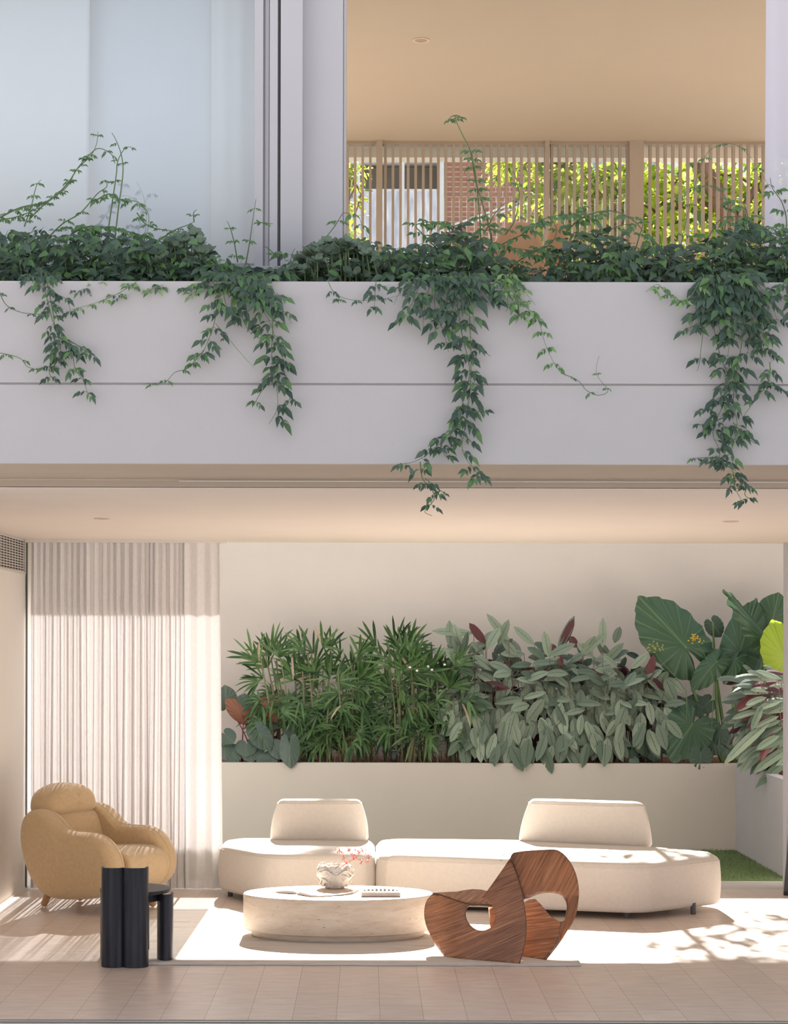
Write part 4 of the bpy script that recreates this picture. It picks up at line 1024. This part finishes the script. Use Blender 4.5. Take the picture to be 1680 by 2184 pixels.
vine('forked vine hanging below the window frames, its thin branch reaching left', [
    ([(560,585),(575,640),(580,700),(578,760),(588,820),(590,870),(572,905)], S(size=.062)), ([(520,590),(545,640),(575,690),(590,740),(605,770)], S(size=.062)), ([(480,590),(500,640),(520,690),(535,715)], S(size=.062)), ([(450,598),(460,640),(455,690),(435,745),(420,770)], S(size=.058)),
    ([(500,590),(540,620),(590,650),(620,690)], S(size=.062)), ([(470,595),(480,650),(500,680)], S(size=.06)), ([(590,800),(560,830),(540,865)], S(root=0,size=.045)), ([(540,590),(580,625),(605,640)], S(size=.06)), ([(590,760),(610,810),(618,860)], S(root=0,size=.045)),
    ([(435,745),(400,785),(372,795),(352,815),(325,820),(308,818)], S(root=0,size=.026,gap=.08,r=.002,mats=(1,))), ([(458,690),(500,740),(540,785)], S(root=0,size=.018,gap=.2,r=.0015))], 42, (0,0,1))
vine('small looping runner with few leaves right of the forked vine', [
    ([(697,598),(712,625),(745,639),(800,640),(850,630),(880,620)], S(root=0,size=.02,gap=.14,r=.0022)), ([(800,598),(798,630),(796,660)], S(root=0,size=.035,gap=.05,r=.0018)), ([(722,632),(720,648)], S(root=0,size=.02,gap=.04))], 43)
vine('longest vine, hanging from the middle of the planter down past the door head', [
    ([(960,590),(975,660),(985,720),(1000,790),(985,860),(960,920),(915,965),(880,985),(845,990)], S(size=.056)), ([(1000,590),(1000,680),(1003,760),(1000,840),(990,910),(985,960),(1010,1000),(1040,1022)], S(size=.056,taper=.25)),
    ([(935,590),(925,650),(945,710),(955,750)], S(size=.062)), ([(900,590),(880,640),(860,680)], S(size=.06)), ([(880,592),(850,625),(838,650)], S(size=.055)), ([(920,590),(905,650),(900,700)], S(size=.06)), ([(980,590),(1000,640),(1010,690)], S(size=.06)), ([(1010,590),(1035,630),(1050,650)], S(size=.07,mats=(0,))),
    ([(950,590),(950,640),(930,690)], S(size=.06)), ([(990,590),(975,640),(960,690)], S(size=.06)), ([(1003,740),(1030,750),(1045,760)], S(root=0,size=.03)), ([(985,860),(1010,880),(1030,870)], S(root=0,size=.045)),
    ([(960,920),(940,950),(950,975)], S(root=0,size=.045)), ([(895,985),(900,1020),(920,1045),(925,1065),(905,1090),(920,1100)], S(root=0,size=.036,taper=.2)), ([(905,1020),(930,1040),(945,1050)], S(root=0,size=.03))], 44, (0,0,0,1))
vine('slender pale green vine right of the longest one, with a curling bare end', [
    ([(1060,590),(1085,625),(1120,655),(1145,680),(1160,730),(1178,770),(1195,795)], S(size=.040,mats=(1,1,2))), ([(1080,590),(1100,630),(1105,670),(1098,690)], S(size=.042,mats=(1,2))), ([(1090,590),(1120,625),(1140,650)], S(size=.04,mats=(1,2))), ([(1065,590),(1080,640),(1078,665)], S(size=.05,mats=(0,1))),
    ([(1195,795),(1230,810),(1250,832),(1275,842),(1295,832),(1275,805),(1270,785),(1276,758)], S(root=0,size=.016,gap=.11,r=.002,mats=(1,)))], 45)
vine('heaviest vine mass, at the right edge, hanging down to the door head', [
    ([(1540,590),(1520,680),(1535,760),(1550,800),(1540,860),(1522,905),(1520,930),(1533,960),(1530,1000)], S(size=.060)), ([(1580,590),(1590,660),(1580,730),(1568,800),(1562,860),(1570,900),(1558,960),(1530,985)], S(size=.060)),
    ([(1560,590),(1600,650),(1620,720),(1625,760)], S(size=.064)), ([(1500,592),(1485,650),(1470,700)], S(size=.064)), ([(1520,590),(1500,690),(1490,770),(1485,790)], S(size=.062)), ([(1600,590),(1640,640),(1655,680)], S(size=.062)), ([(1570,590),(1560,680),(1550,760)], S(size=.066)), ([(1610,600),(1620,680),(1645,770)], S(size=.056)),
    ([(1530,590),(1545,660),(1560,720)], S(size=.066)), ([(1500,610),(1530,690),(1545,740)], S(size=.06)), ([(1590,600),(1600,700),(1590,760)], S(size=.06)), ([(1640,770),(1638,810),(1610,850),(1585,885)], S(root=0,size=.04)), ([(1636,815),(1660,825),(1690,845)], S(root=0,size=.04)),
    ([(1550,850),(1510,865),(1495,880)], S(root=0,size=.045)), ([(1540,890),(1505,903),(1475,905)], S(root=0,size=.04)), ([(1562,900),(1590,930),(1610,945)], S(root=0,size=.04)), ([(1522,975),(1500,975),(1482,976)], S(root=0,size=.035)), ([(1530,985),(1560,1000),(1565,1035),(1580,1065)], S(root=0,size=.04)), ([(1560,1010),(1590,1030),(1588,1055),(1612,1068)], S(root=0,size=.036)),
    ([(1490,600),(1460,640),(1420,625),(1400,605),(1375,622)], S(root=0,size=.036,gap=.06,mats=(1,2)))], 46, (0,0,0,0,1))
vine('short vine entering at the right edge of the photo over the planter corner', [([(1700,590),(1670,605),(1660,620),(1672,640)], S(size=.06)), ([(1712,592),(1700,640),(1690,680)], S(size=.06))], 47)

# ---------------------------------------------------------------- the garden bed behind the lower room
GZ = .815
M['lf_under'] = M['lf_maroon']
def palm(label, px, seed, lean=0, ytop=1330, spread=55, nf=30, wide=(0,0)):
    rr = random.Random(seed); d0 = rr.uniform(18.55, 18.85); b0 = P(px, 1600, d0); b0.z = GZ
    t = thing('lady_palm', tuple(b0), label, 'plant', 'lady palms in the garden bed'); f = MB(); s = MB()
    canes = []
    for k in range(8):
        x = px + rr.uniform(-spread*.6, spread*.6); d = d0+rr.uniform(-.25,.25); a = P(x, 1600, d); a.z = GZ
        e = P(x + rr.uniform(-spread*.4,spread*.4)+lean*.5, ytop + rr.uniform(50,120), d+rr.uniform(-.1,.1)); m_ = (a+e)/2+Vector((rr.uniform(-.03,.03),0,0)); s.tube([a, m_, e], .011, .007, n=6); canes.append((a, m_, e))
    for k in range(nf):
        a, m_, e = rr.choice(canes); tt = 1-rr.random()**1.1*.85; p = a*(1-tt)**2+m_*2*tt*(1-tt)+e*tt*tt
        high = tt > .72
        ang = rr.uniform(-1.5,1.5) + lean*.008; pet = Vector((math.sin(ang), rr.uniform(-.7,.2), (.9 if high else rr.uniform(.0,.5)))).normalized()
        c = p + pet*rr.uniform(.08,.20); s.tube([p, (p+c)/2+Vector((0,0,.01)), c], .003, .002, n=3)
        L = rr.uniform(.25,.37)*(1 if high else .85); nl = rr.randint(5,8); nrm0 = Vector((rr.uniform(-.3,.3), -.9, .35 if high else .7))
        side = pet.cross(nrm0).normalized()
        for j in range(nl):
            a_ = (j/(nl-1)-.5)*(rr.uniform(1.3,2.2) if high else rr.uniform(2.2,2.9)); dd = pet*math.cos(a_)+side*math.sin(a_) + Vector((0,-.25,.0))
            ll = L*(1-.18*abs(j/(nl-1)-.5)*2)*rr.uniform(.85,1.1)
            f.leaf(c, dd, nrm0+Vector((rr.uniform(-.3,.3),0,0)), ll, rr.uniform(.018,.030), (.35,.85,1,1,.85,.12), .25, .12 if high else .42, m=1 if rr.random() < .012 else 0)
    for k in range(9):      # bare sheaths and dry blades at the foot
        a = P(px+rr.uniform(-spread,spread), 1600, d0-rr.uniform(0,.3)); a.z = GZ; h = rr.uniform(.1,.3)
        s.tube([a, a+Vector((rr.uniform(-.06,.06),0,h*.7)), a+Vector((rr.uniform(-.1,.1),-.03,h))], .006, .002, n=4, m=1)
    put(s.build('canes', [M['stem_pale'], M['stem_brown']]), t); put(f.build('fronds', [M['lf_palm'], M['lf_palm_dry']]), t)
palm('leftmost lady palm, its fans arching left over the dark heart shaped leaves', 612, 61, lean=-60, ytop=1330, nf=36)
palm('tall lady palm second from the left with upright bright fans', 662, 62, ytop=1335, nf=40)
palm('lady palm third from the left in the row against the garden wall', 718, 63, ytop=1350, nf=40)
palm('lady palm fourth from the left, with a dry blade hanging in its crown', 770, 64, ytop=1345, nf=38)
palm('lady palm with the highest fan, directly behind the small black garden light', 838, 65, ytop=1310, nf=42)
palm('lady palm just right of the black garden light', 888, 66, ytop=1350, nf=38)
palm('rightmost lady palm, mingling with the silver leaved plants', 942, 67, lean=10, ytop=1375, nf=38)

def silver(label, x0, x1, seed, nh, nu, ytop, d=18.3, ybot=1625, hang=1.0):
    rr = random.Random(seed); cxp = (x0+x1)/2; b = P(cxp, 1600, d+.3); b.z = GZ
    t = thing('silver_leaved_plant', tuple(b), label, 'plant', 'silver leaved plants in the garden bed'); f = MB(); s = MB()
    SP = (.15,.74,1,1,.92,.64,.06)
    for i in range(nh):             # hanging, overlapping leaves
        v = i/nh; py = 1440+(ybot-1474)*v + rr.uniform(-14,14); px = rr.uniform(x0-8, x1+8); dd_ = d+.28-.42*v+rr.uniform(-.06,.06)
        c = P(px, py, dd_); sx = (px-cxp)/(x1-x0)
        L = rr.uniform(.20,.28); dr = Vector((sx*.6+rr.gauss(0,.36), rr.uniform(-.5,-.15), -1.0)); nn = Vector((rr.gauss(0,.3), -1, .45))
        f.leaf(c, dr, nn, L, L*rr.uniform(.37,.45), SP, -.10, .05, m=0)
        if rr.random() < .3: s.tube([Vector((c.x, d+.4, GZ)), Vector((c.x, d+.3, (c.z+GZ)/2)), c], .004, .002, n=4)
    for i in range(nu):             # upper leaves arching out
        u = rr.uniform(-1,1); px = cxp+u*(x1-x0)*.5; v = rr.random()**.8; tp = ytop + 28*u*u; py = 1475-(1475-tp)*v + 45; dd_ = d+rr.uniform(.0,.6)
        c = P(px, py, dd_); L = rr.uniform(.21,.30); up = .9*v+.05
        dr = Vector((rr.choice((-1,1))*rr.uniform(.15,1.0), rr.uniform(-.7,.2), up*rr.uniform(.3,1.5)-.15)); nn = Vector((rr.gauss(0,.5), -.9+rr.uniform(-.2,.2), .8))
        f.leaf(c, dr, nn, L, L*.36, SP, -.12, rr.uniform(.1,.3), m=1 if rr.random() < .07 else 0)
        a = Vector((c.x*.6+b.x*.4, d+.35, GZ)); s.tube([a, (a+c)/2+Vector((0,.03,.02)), c], .004, .0025, n=4)
    for i in range(int(nu*.9)):      # maroon undersides and dark leaves deep inside, added as backing for the shade
        px = rr.uniform(x0, x1); py = rr.uniform(1400, 1590); c = P(px, py, d+rr.uniform(.35,.7))
        if c.z < GZ+.05: c.z = GZ+.05
        f.leaf(c, Vector((rr.gauss(0,1),-.3,rr.uniform(-.8,.7))), Vector((rr.gauss(0,.5),-1,.3)), .2, .075, SP, .1, .2, m=1 if rr.random() < .45 else 2)
    put(s.build('stems', [M['stem_brown']]), t); return put(f.build('foliage', [M['lf_cten'], M['lf_maroon'], M['lf_dark']]), t)
silver('silver leaved plant nearest the lady palms, its hanging leaves covering the planter edge', 968, 1085, 71, 88, 52, 1335)
silver('tall silver leaved plant with raised maroon backed leaves, second from the palms', 1085, 1205, 72, 92, 60, 1335)
silver('dense silver leaved plant third from the palms, below the tallest grey leaves', 1205, 1320, 73, 88, 58, 1345)
silver('silver leaved plant beside the yellow budded stalk, closest to the giant leaves', 1320, 1420, 74, 48, 50, 1400, ybot=1590)
# a few long leaves that stand out above the mass
rr = random.Random(5)
def outl(pts, d=18.45, w_=.085, mats=0, name='silver_leaf'):
    for (a, b, c_, e, m_) in pts:
        p = P(a, b, d); q = P(c_, e, d-.03); OUT.leaf(p, q-p, Vector((rr.uniform(-.3,.3),-1,.3)), (q-p).length, w_, (.12,.72,.98,1,.93,.7,0), -.1, .0, m=m_)
OUT = MB()
outl([(1085,1365,1037,1308,0),(1140,1375,1095,1335,0),(1190,1385,1225,1312,0),(1195,1382,1224,1318,1),(1285,1380,1285,1316,0),(1310,1370,1322,1335,0),(1035,1372,1000,1328,1),(1062,1375,1085,1320,0),(1200,1420,1178,1372,1),(1230,1380,1215,1356,1),(1290,1410,1330,1370,0),(1010,1350,920,1345,0),(960,1380,958,1322,0),(985,1390,968,1330,0),(1000,1395,905,1385,0),(1380,1450,1395,1395,1),(1345,1425,1380,1392,0),(1170,1400,1160,1345,0),(1130,1420,1195,1400,0),(1240,1395,1290,1350,0)])
oT = thing('silver_leaved_plant', tuple(P(1190,1500,18.6)), 'long raised silver and maroon leaves standing above the middle of the silver planting', 'plant', 'silver leaved plants in the garden bed')
oT.location.z = GZ
st = MB()
for (a, b) in ((1085,1365),(1140,1375),(1190,1385),(1285,1380),(1035,1372),(1200,1420),(1010,1350),(1380,1450),(960,1380)):
    e = P(a, b, 18.45); st.tube([Vector((e.x+.03, 18.7, GZ)), (e+Vector((e.x+.03,18.7,GZ)))/2, e], .005, .003, n=4)
put(st.build('stems', M['stem_brown']), oT); put(OUT.build('foliage', [M['lf_cten'], M['lf_maroon']]), oT)
def right_clump():
    rr = random.Random(81); d = 17.1; b = P(1700, 1600, d); b.z = GZ
    t = thing('silver_leaved_plant', tuple(b), 'silver leaved plant on the right return wall, its leaves sweeping left and down', 'plant', 'silver leaved plants in the garden bed'); f = MB(); s = MB()
    for i in range(150):
        v = rr.random(); px = 1690-rr.random()**1.2*115*(1-.3*v); py = 1440+v*165+rr.uniform(-8,8); d_ = d+rr.uniform(-.35,.35)
        c = P(px, py, d_); L = rr.uniform(.2,.29)
        if c.x < 3.5: d_ += .3; c = P(px, py, d_)
        dr = Vector((-1.0+rr.gauss(0,.25), -.3, .35-1.3*v+rr.gauss(0,.22))); f.leaf(c, dr, Vector((rr.gauss(0,.3),-.7,.9)), L, L*.30, (.12,.72,.98,1,.93,.7,0), -.12, .2, m=1 if rr.random() < .16 else 0)
        if i % 3 == 0: a = Vector((max(3.7,c.x+.15), d+rr.uniform(-.2,.2), GZ)); s.tube([a, (a+c)/2+Vector((0,0,.05)), c], .004, .0025, n=4)
    for (a, b_, c_, e) in ((1690,1590,1612,1645),(1700,1605,1618,1672),(1690,1570,1610,1600),(1640,1540,1550,1620)):
        p = P(a, b_, 16.8); q = P(c_, e, 16.7); f.leaf(p, q-p+Vector((0,0,.08)), Vector((0,-.7,.8)), (q-p).length, .10, (.12,.72,.98,1,.93,.7,0), -.12, .2, m=0)
    put(s.build('stems', [M['stem_brown']]), t); put(f.build('foliage', [M['lf_cten'], M['lf_maroon']]), t)
right_clump()

# heart shaped leaves
def heart(f, att, tip, W, nrm, m=0, wav=.06, cup=.14, fold=0.0, lobes=1.0, rr=R):
    ax = tip-att; L = ax.length; ax.normalize(); side = Vector(nrm).cross(ax).normalized(); n2 = ax.cross(side).normalized()
    if n2.y > 0: n2 = -n2
    prof = [(0,1.0),(5,.96),(12,.92),(22,.89),(34,.87),(46,.85),(58,.82),(70,.79),(82,.75),(94,.72),(106,.70),(118,.68),(130,.65),(141,.60),(151,.53),(160,.44),(168,.30),(175,.12)]
    ang = [a for a, _ in prof]; out = []
    for (a, r), (a2, r2) in zip(prof, prof[1:]): out += [(math.radians(a), r), (math.radians((a+a2)/2), (r+r2)/2*1.006)]
    out.append((math.radians(prof[-1][0]), prof[-1][1]))
    full = [(-a, r) for a, r in out[:0:-1]] + out
    mx = max(abs(r*math.sin(a)) for a, r in out); b = len(f.v); ph = rr.uniform(0,6)
    f.v.append(tuple(att)); NR = 5
    for k in range(1, NR+1):
        q = k/NR
        for a, r in full:
            x = r*math.cos(a)*q*L*(lobes if abs(a) > 1.6 else 1); y = r*math.sin(a)*q*(W/2)/mx
            z = -cup*L*q*q*(.6+.4*abs(math.sin(a))) + wav*L*q*math.sin(abs(a)*17+ph)*(q**2)*.8 + fold*abs(y)
            f.v.append(tuple(att + ax*x + side*y + n2*z))
    n = len(full)
    def uv(j, q): a = full[j][0]; return (.5+max(-.5,min(.5,.5*q*full[j][1]*math.sin(a)/mx)), abs(a)/math.pi+.06)
    for j in range(n-1): f.face((b, b+1+j, b+2+j), ((.5,0 if 0 else uv(j,.0)[1]),uv(j,1/NR),uv(j+1,1/NR)), m)
    for k in range(1, NR):
        for j in range(n-1):
            p = b+1+(k-1)*n+j; f.face((p, p+n, p+n+1, p+1), (uv(j,k/NR),uv(j,(k+1)/NR),uv(j+1,(k+1)/NR),uv(j+1,k/NR)), m)
def gz(X, Y): return 1340+X/4.853, 1230+Y/4.853
def giant(label, leaves, petioles, base, seed, mats):
    rr = random.Random(seed); bp = P(*gz(*base), 18.65); bp.z = GZ
    t = thing('taro_plant', tuple(bp), label, 'plant', 'giant leaved plants in the garden bed')
    for (att, tip, W, nr, d, dt, m) in leaves:
        f = MB(); a = P(*gz(*att), d); b = P(*gz(*tip), d+dt); heart(f, a, b, W/4.853*d/F, nr, m=m, rr=rr)
        o = f.build('leaf_blade', mats, None, True); put(o, t)
        s = MB(); m_ = (a+bp)/2 + Vector(((a.x-bp.x)*.22, .05, .10)); s.tube(catmull([tuple(bp+Vector((rr.uniform(-.05,.05),0,0))), tuple(m_), tuple(a+(a-b).normalized()*.02)], 8, False), .022, .009, n=8); put(s.build('stalk', M['stem_taro'], None, True), t)
M['stem_taro'] = flat('taro_stalk', (.14,.24,.08), .5, var=.15)
TM = [M['lf_aloc'], M['lf_sun_tint'], M['lf_dark']]
giant('giant leaved plant with the largest heart shaped leaf, left of its group', [
    ((575,700),(105,185),640,(.1,-1,.25),18.5,.05,0), ((900,880),(655,1165),250,(.5,-.35,.8),18.4,-.1,0), ((880,480),(960,620),200,(0,-1,.3),18.9,0,2)], [], (1010,1560), 91, TM)
giant('giant leaved plant with the folded upright leaf and a leaf coloured lime as if sunlit at the right edge', [
    ((1150,775),(1330,200),430,(-.1,-1,.2),18.6,.1,0), ((1430,650),(1030,95),230,(.6,-.7,.3),18.3,-.1,0), ((1490,440),(1560,150),380,(0,-1,.1),18.8,0,0), ((1110,850),(975,1090),170,(-.5,-.8,.2),18.5,-.1,0),
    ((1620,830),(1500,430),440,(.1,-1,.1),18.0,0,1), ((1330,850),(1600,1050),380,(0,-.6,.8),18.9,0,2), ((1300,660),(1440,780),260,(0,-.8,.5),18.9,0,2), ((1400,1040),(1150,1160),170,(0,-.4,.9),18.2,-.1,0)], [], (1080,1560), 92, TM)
giant('low giant leaved plant, its round ribbed leaf tipping over the planter edge', [
    ((655,1530),(430,1865),530,(.1,-1,.5),18.2,-.12,0), ((740,1330),(600,1240),260,(0,-.8,.6),18.6,0,2), ((640,1330),(500,1280),200,(0,-.8,.6),18.5,0,2), ((830,1290),(720,1390),200,(0,-1,.6),18.6,0,2), ((860,1600),(960,1800),300,(0,-1,.5),18.5,0,2)], [], (800,1650), 93, TM)
def lowp(label, pts, seed, mat, base, scale=1.0):
    rr = random.Random(seed); bp = P(*base, 18.5); bp.z = GZ
    t = thing('low_leafy_plant', tuple(bp), label, 'plant', 'low dark plants in the garden bed'); s = MB(); f = MB()
    for (px, py, L) in pts:
        d = 18.12 if py > 1600 else 18.35; a = P(px, py, d); b = a+Vector((rr.uniform(-.5,.5),-.25,-1)).normalized()*L; heart(f, a, b, L*1.5, (rr.uniform(-.2,.2),-1,.7), m=0, wav=.06, rr=rr)
        s.tube([bp, (a+bp)/2+Vector((0,0,.06)), a], .005, .003, n=4)
    put(s.build('stalks', M['stem']), t); put(f.build('foliage', [mat], None, True), t)
lowp('low dark crinkled plant under the right end of the silver leaved planting', [(1345,1600,.1),(1372,1585,.12),(1395,1600,.11),(1365,1560,.1),(1400,1565,.12),(1425,1590,.1),(1440,1610,.08),(1352,1620,.07)], 95, M['lf_dark'], (1385,1600))
lowp('low plant with one round dark leaf spilling over the planter front', [(1495,1605,.16),(1470,1590,.12),(1520,1580,.14),(1535,1560,.13),(1510,1540,.13),(1550,1595,.10),(1560,1570,.12)], 96, M['lf_dark'], (1510,1600))

# philodendron behind the curtain's right edge
def pz(X, Y): return 470+X/5.09, 1440+Y/5.09
bp = P(560, 1600, 18.6); bp.z = GZ
t = thing('philodendron', tuple(bp), 'dark heart leaved plant with red stalks and copper leaves beside the sheer curtain', 'plant')
rr = random.Random(6)
PH = [((70,300),(50,110),240,(0,-1,.2),0),((255,350),(262,200),220,(0,-1,.1),0),((625,440),(430,245),260,(.2,-1,.0),1),((235,430),(50,260),200,(.3,-.8,-.3),1),((270,440),(445,340),170,(-.2,-.8,-.4),1),
      ((490,490),(640,570),230,(0,-.7,.7),0),((410,620),(550,820),250,(0,-.8,.6),0),((282,765),(275,893),240,(0,-.9,.5),0),((752,760),(765,1017),225,(0,-1,.3),0),((765,570),(862,658),220,(0,-.9,.4),0),
      ((600,780),(705,912),190,(0,-.9,.4),0),((470,850),(400,945),220,(0,-1,.5),0),((320,830),(350,950),200,(0,-1,.5),0),((120,830),(200,945),220,(0,-1,.5),0),((60,650),(150,740),200,(0,-.9,.5),0),((430,430),(350,520),200,(0,-.8,.6),0),((540,880),(620,945),200,(0,-1,.5),0),((40,780),(70,930),180,(0,-1,.5),0),((520,560),(400,600),180,(0,-.8,.6),0)]
for (att, tip, W, nr, m) in PH:
    hi = att[1] < 600; d = 18.55 if hi else 18.3; d = 18.08 if tip[1] > 955 else d
    f = MB(); a = P(*pz(*att), d); b = P(*pz(*tip), d-.04); heart(f, a, b, W/5.09*d/F, nr, m=m, wav=.015, cup=.08, rr=rr)
    put(f.build('leaf_blade', [M['lf_phil'], M['lf_copper']], None, True), t)
    s = MB(); r0 = P(500+60*rr.random() if att[0] < 450 else 560+50*rr.random(), 1610, 18.55); r0.z = GZ
    s.tube([r0, (a+r0)/2+Vector((0,.02,.03)), a], .008, .005, n=6); put(s.build('stalk', M['stem_red'], None, True), t)

# yellow flowering stalks
def stalk(label, pts, heads, mat, seed, n):
    rr = random.Random(seed); c = [P(*gz(*p), 18.15) for p in pts]
    t = thing('flower_stalk', (c[0].x, 18.35, GZ), label, 'flower'); s = MB()
    s.tube(catmull([(c[0].x,18.35,GZ)]+[tuple(q) for q in c], 6, False), .005, .002, n=5); f = MB()
    for i in range(n):
        h = rr.choice(heads); e = P(*gz(h[0]+rr.uniform(-45,45), h[1]+rr.uniform(-45,45)), 18.12+rr.uniform(-.03,.03)); b = min(c, key=lambda q: (q-e).length)
        s.tube([b, (b+e)/2+Vector((0,-.01,.004)), e], .0016, .001, n=3)
        for k in range(5): f.leaf(e, Vector((rr.gauss(0,1),rr.gauss(-.4,1),rr.gauss(.3,1))), Vector((rr.gauss(0,1),-1,rr.gauss(0,1))), .012, .009, (.3,1,1,.6,0), .2, 0)
    put(s.build('stem', M['stem']), t); put(f.build('blossoms', mat), t)
M['bud'] = flat('yellow_green_bud', (.50,.47,.13), .7)
stalk('leaning stalk with yellow green buds in front of the largest heart leaf', [(605,1300),(560,1130),(430,970),(330,860),(270,770),(215,690)], [(220,700),(250,720),(230,740),(295,720),(335,735)], M['bud'], 7, 26)
stalk('thin stalk carrying the cluster of bright yellow flowers', [(880,1190),(872,1050),(800,830),(730,710),(690,650)], [(660,620),(690,610),(700,640),(745,640)], M['yellow'], 8, 26)
# small black garden light
lp = P(840.5, 1600, 18.3)
t = thing('garden_light', (lp.x, 18.3, GZ), 'small black cylindrical garden light standing in the mulch among the palms', 'light')
put(MB().tube([(lp.x,18.3,GZ),(lp.x,18.3,GZ+.125)], .031, n=20).build('body', M['black'], None, True), t)
put(MB().tube([(lp.x,18.3,GZ+.125),(lp.x,18.3,GZ+.135)], .034, n=20).build('cap', M['leg_grey'], None, True), t)
# white blossoms resting on the palm leaves
M['petal_w'] = flat('white_petal', (.8,.76,.68), .7)
for i, (a, b) in enumerate(((874,1423),(889,1430),(913,1421),(921,1428),(948,1417))):
    c = P(a, b, 18.2); f = MB()
    for k in range(6): an = k*1.05+i; f.leaf(c, Vector((math.cos(an), -.5, .7*math.sin(an)+.2)), Vector((0,-1,.3)), .017, .011, (.3,1,1,.6,0), .2, .1)
    tag(f.build('white_blossom', M['petal_w']), 'tiny white blossom caught on the leaves of the right lady palms', 'flower', 'white blossoms')
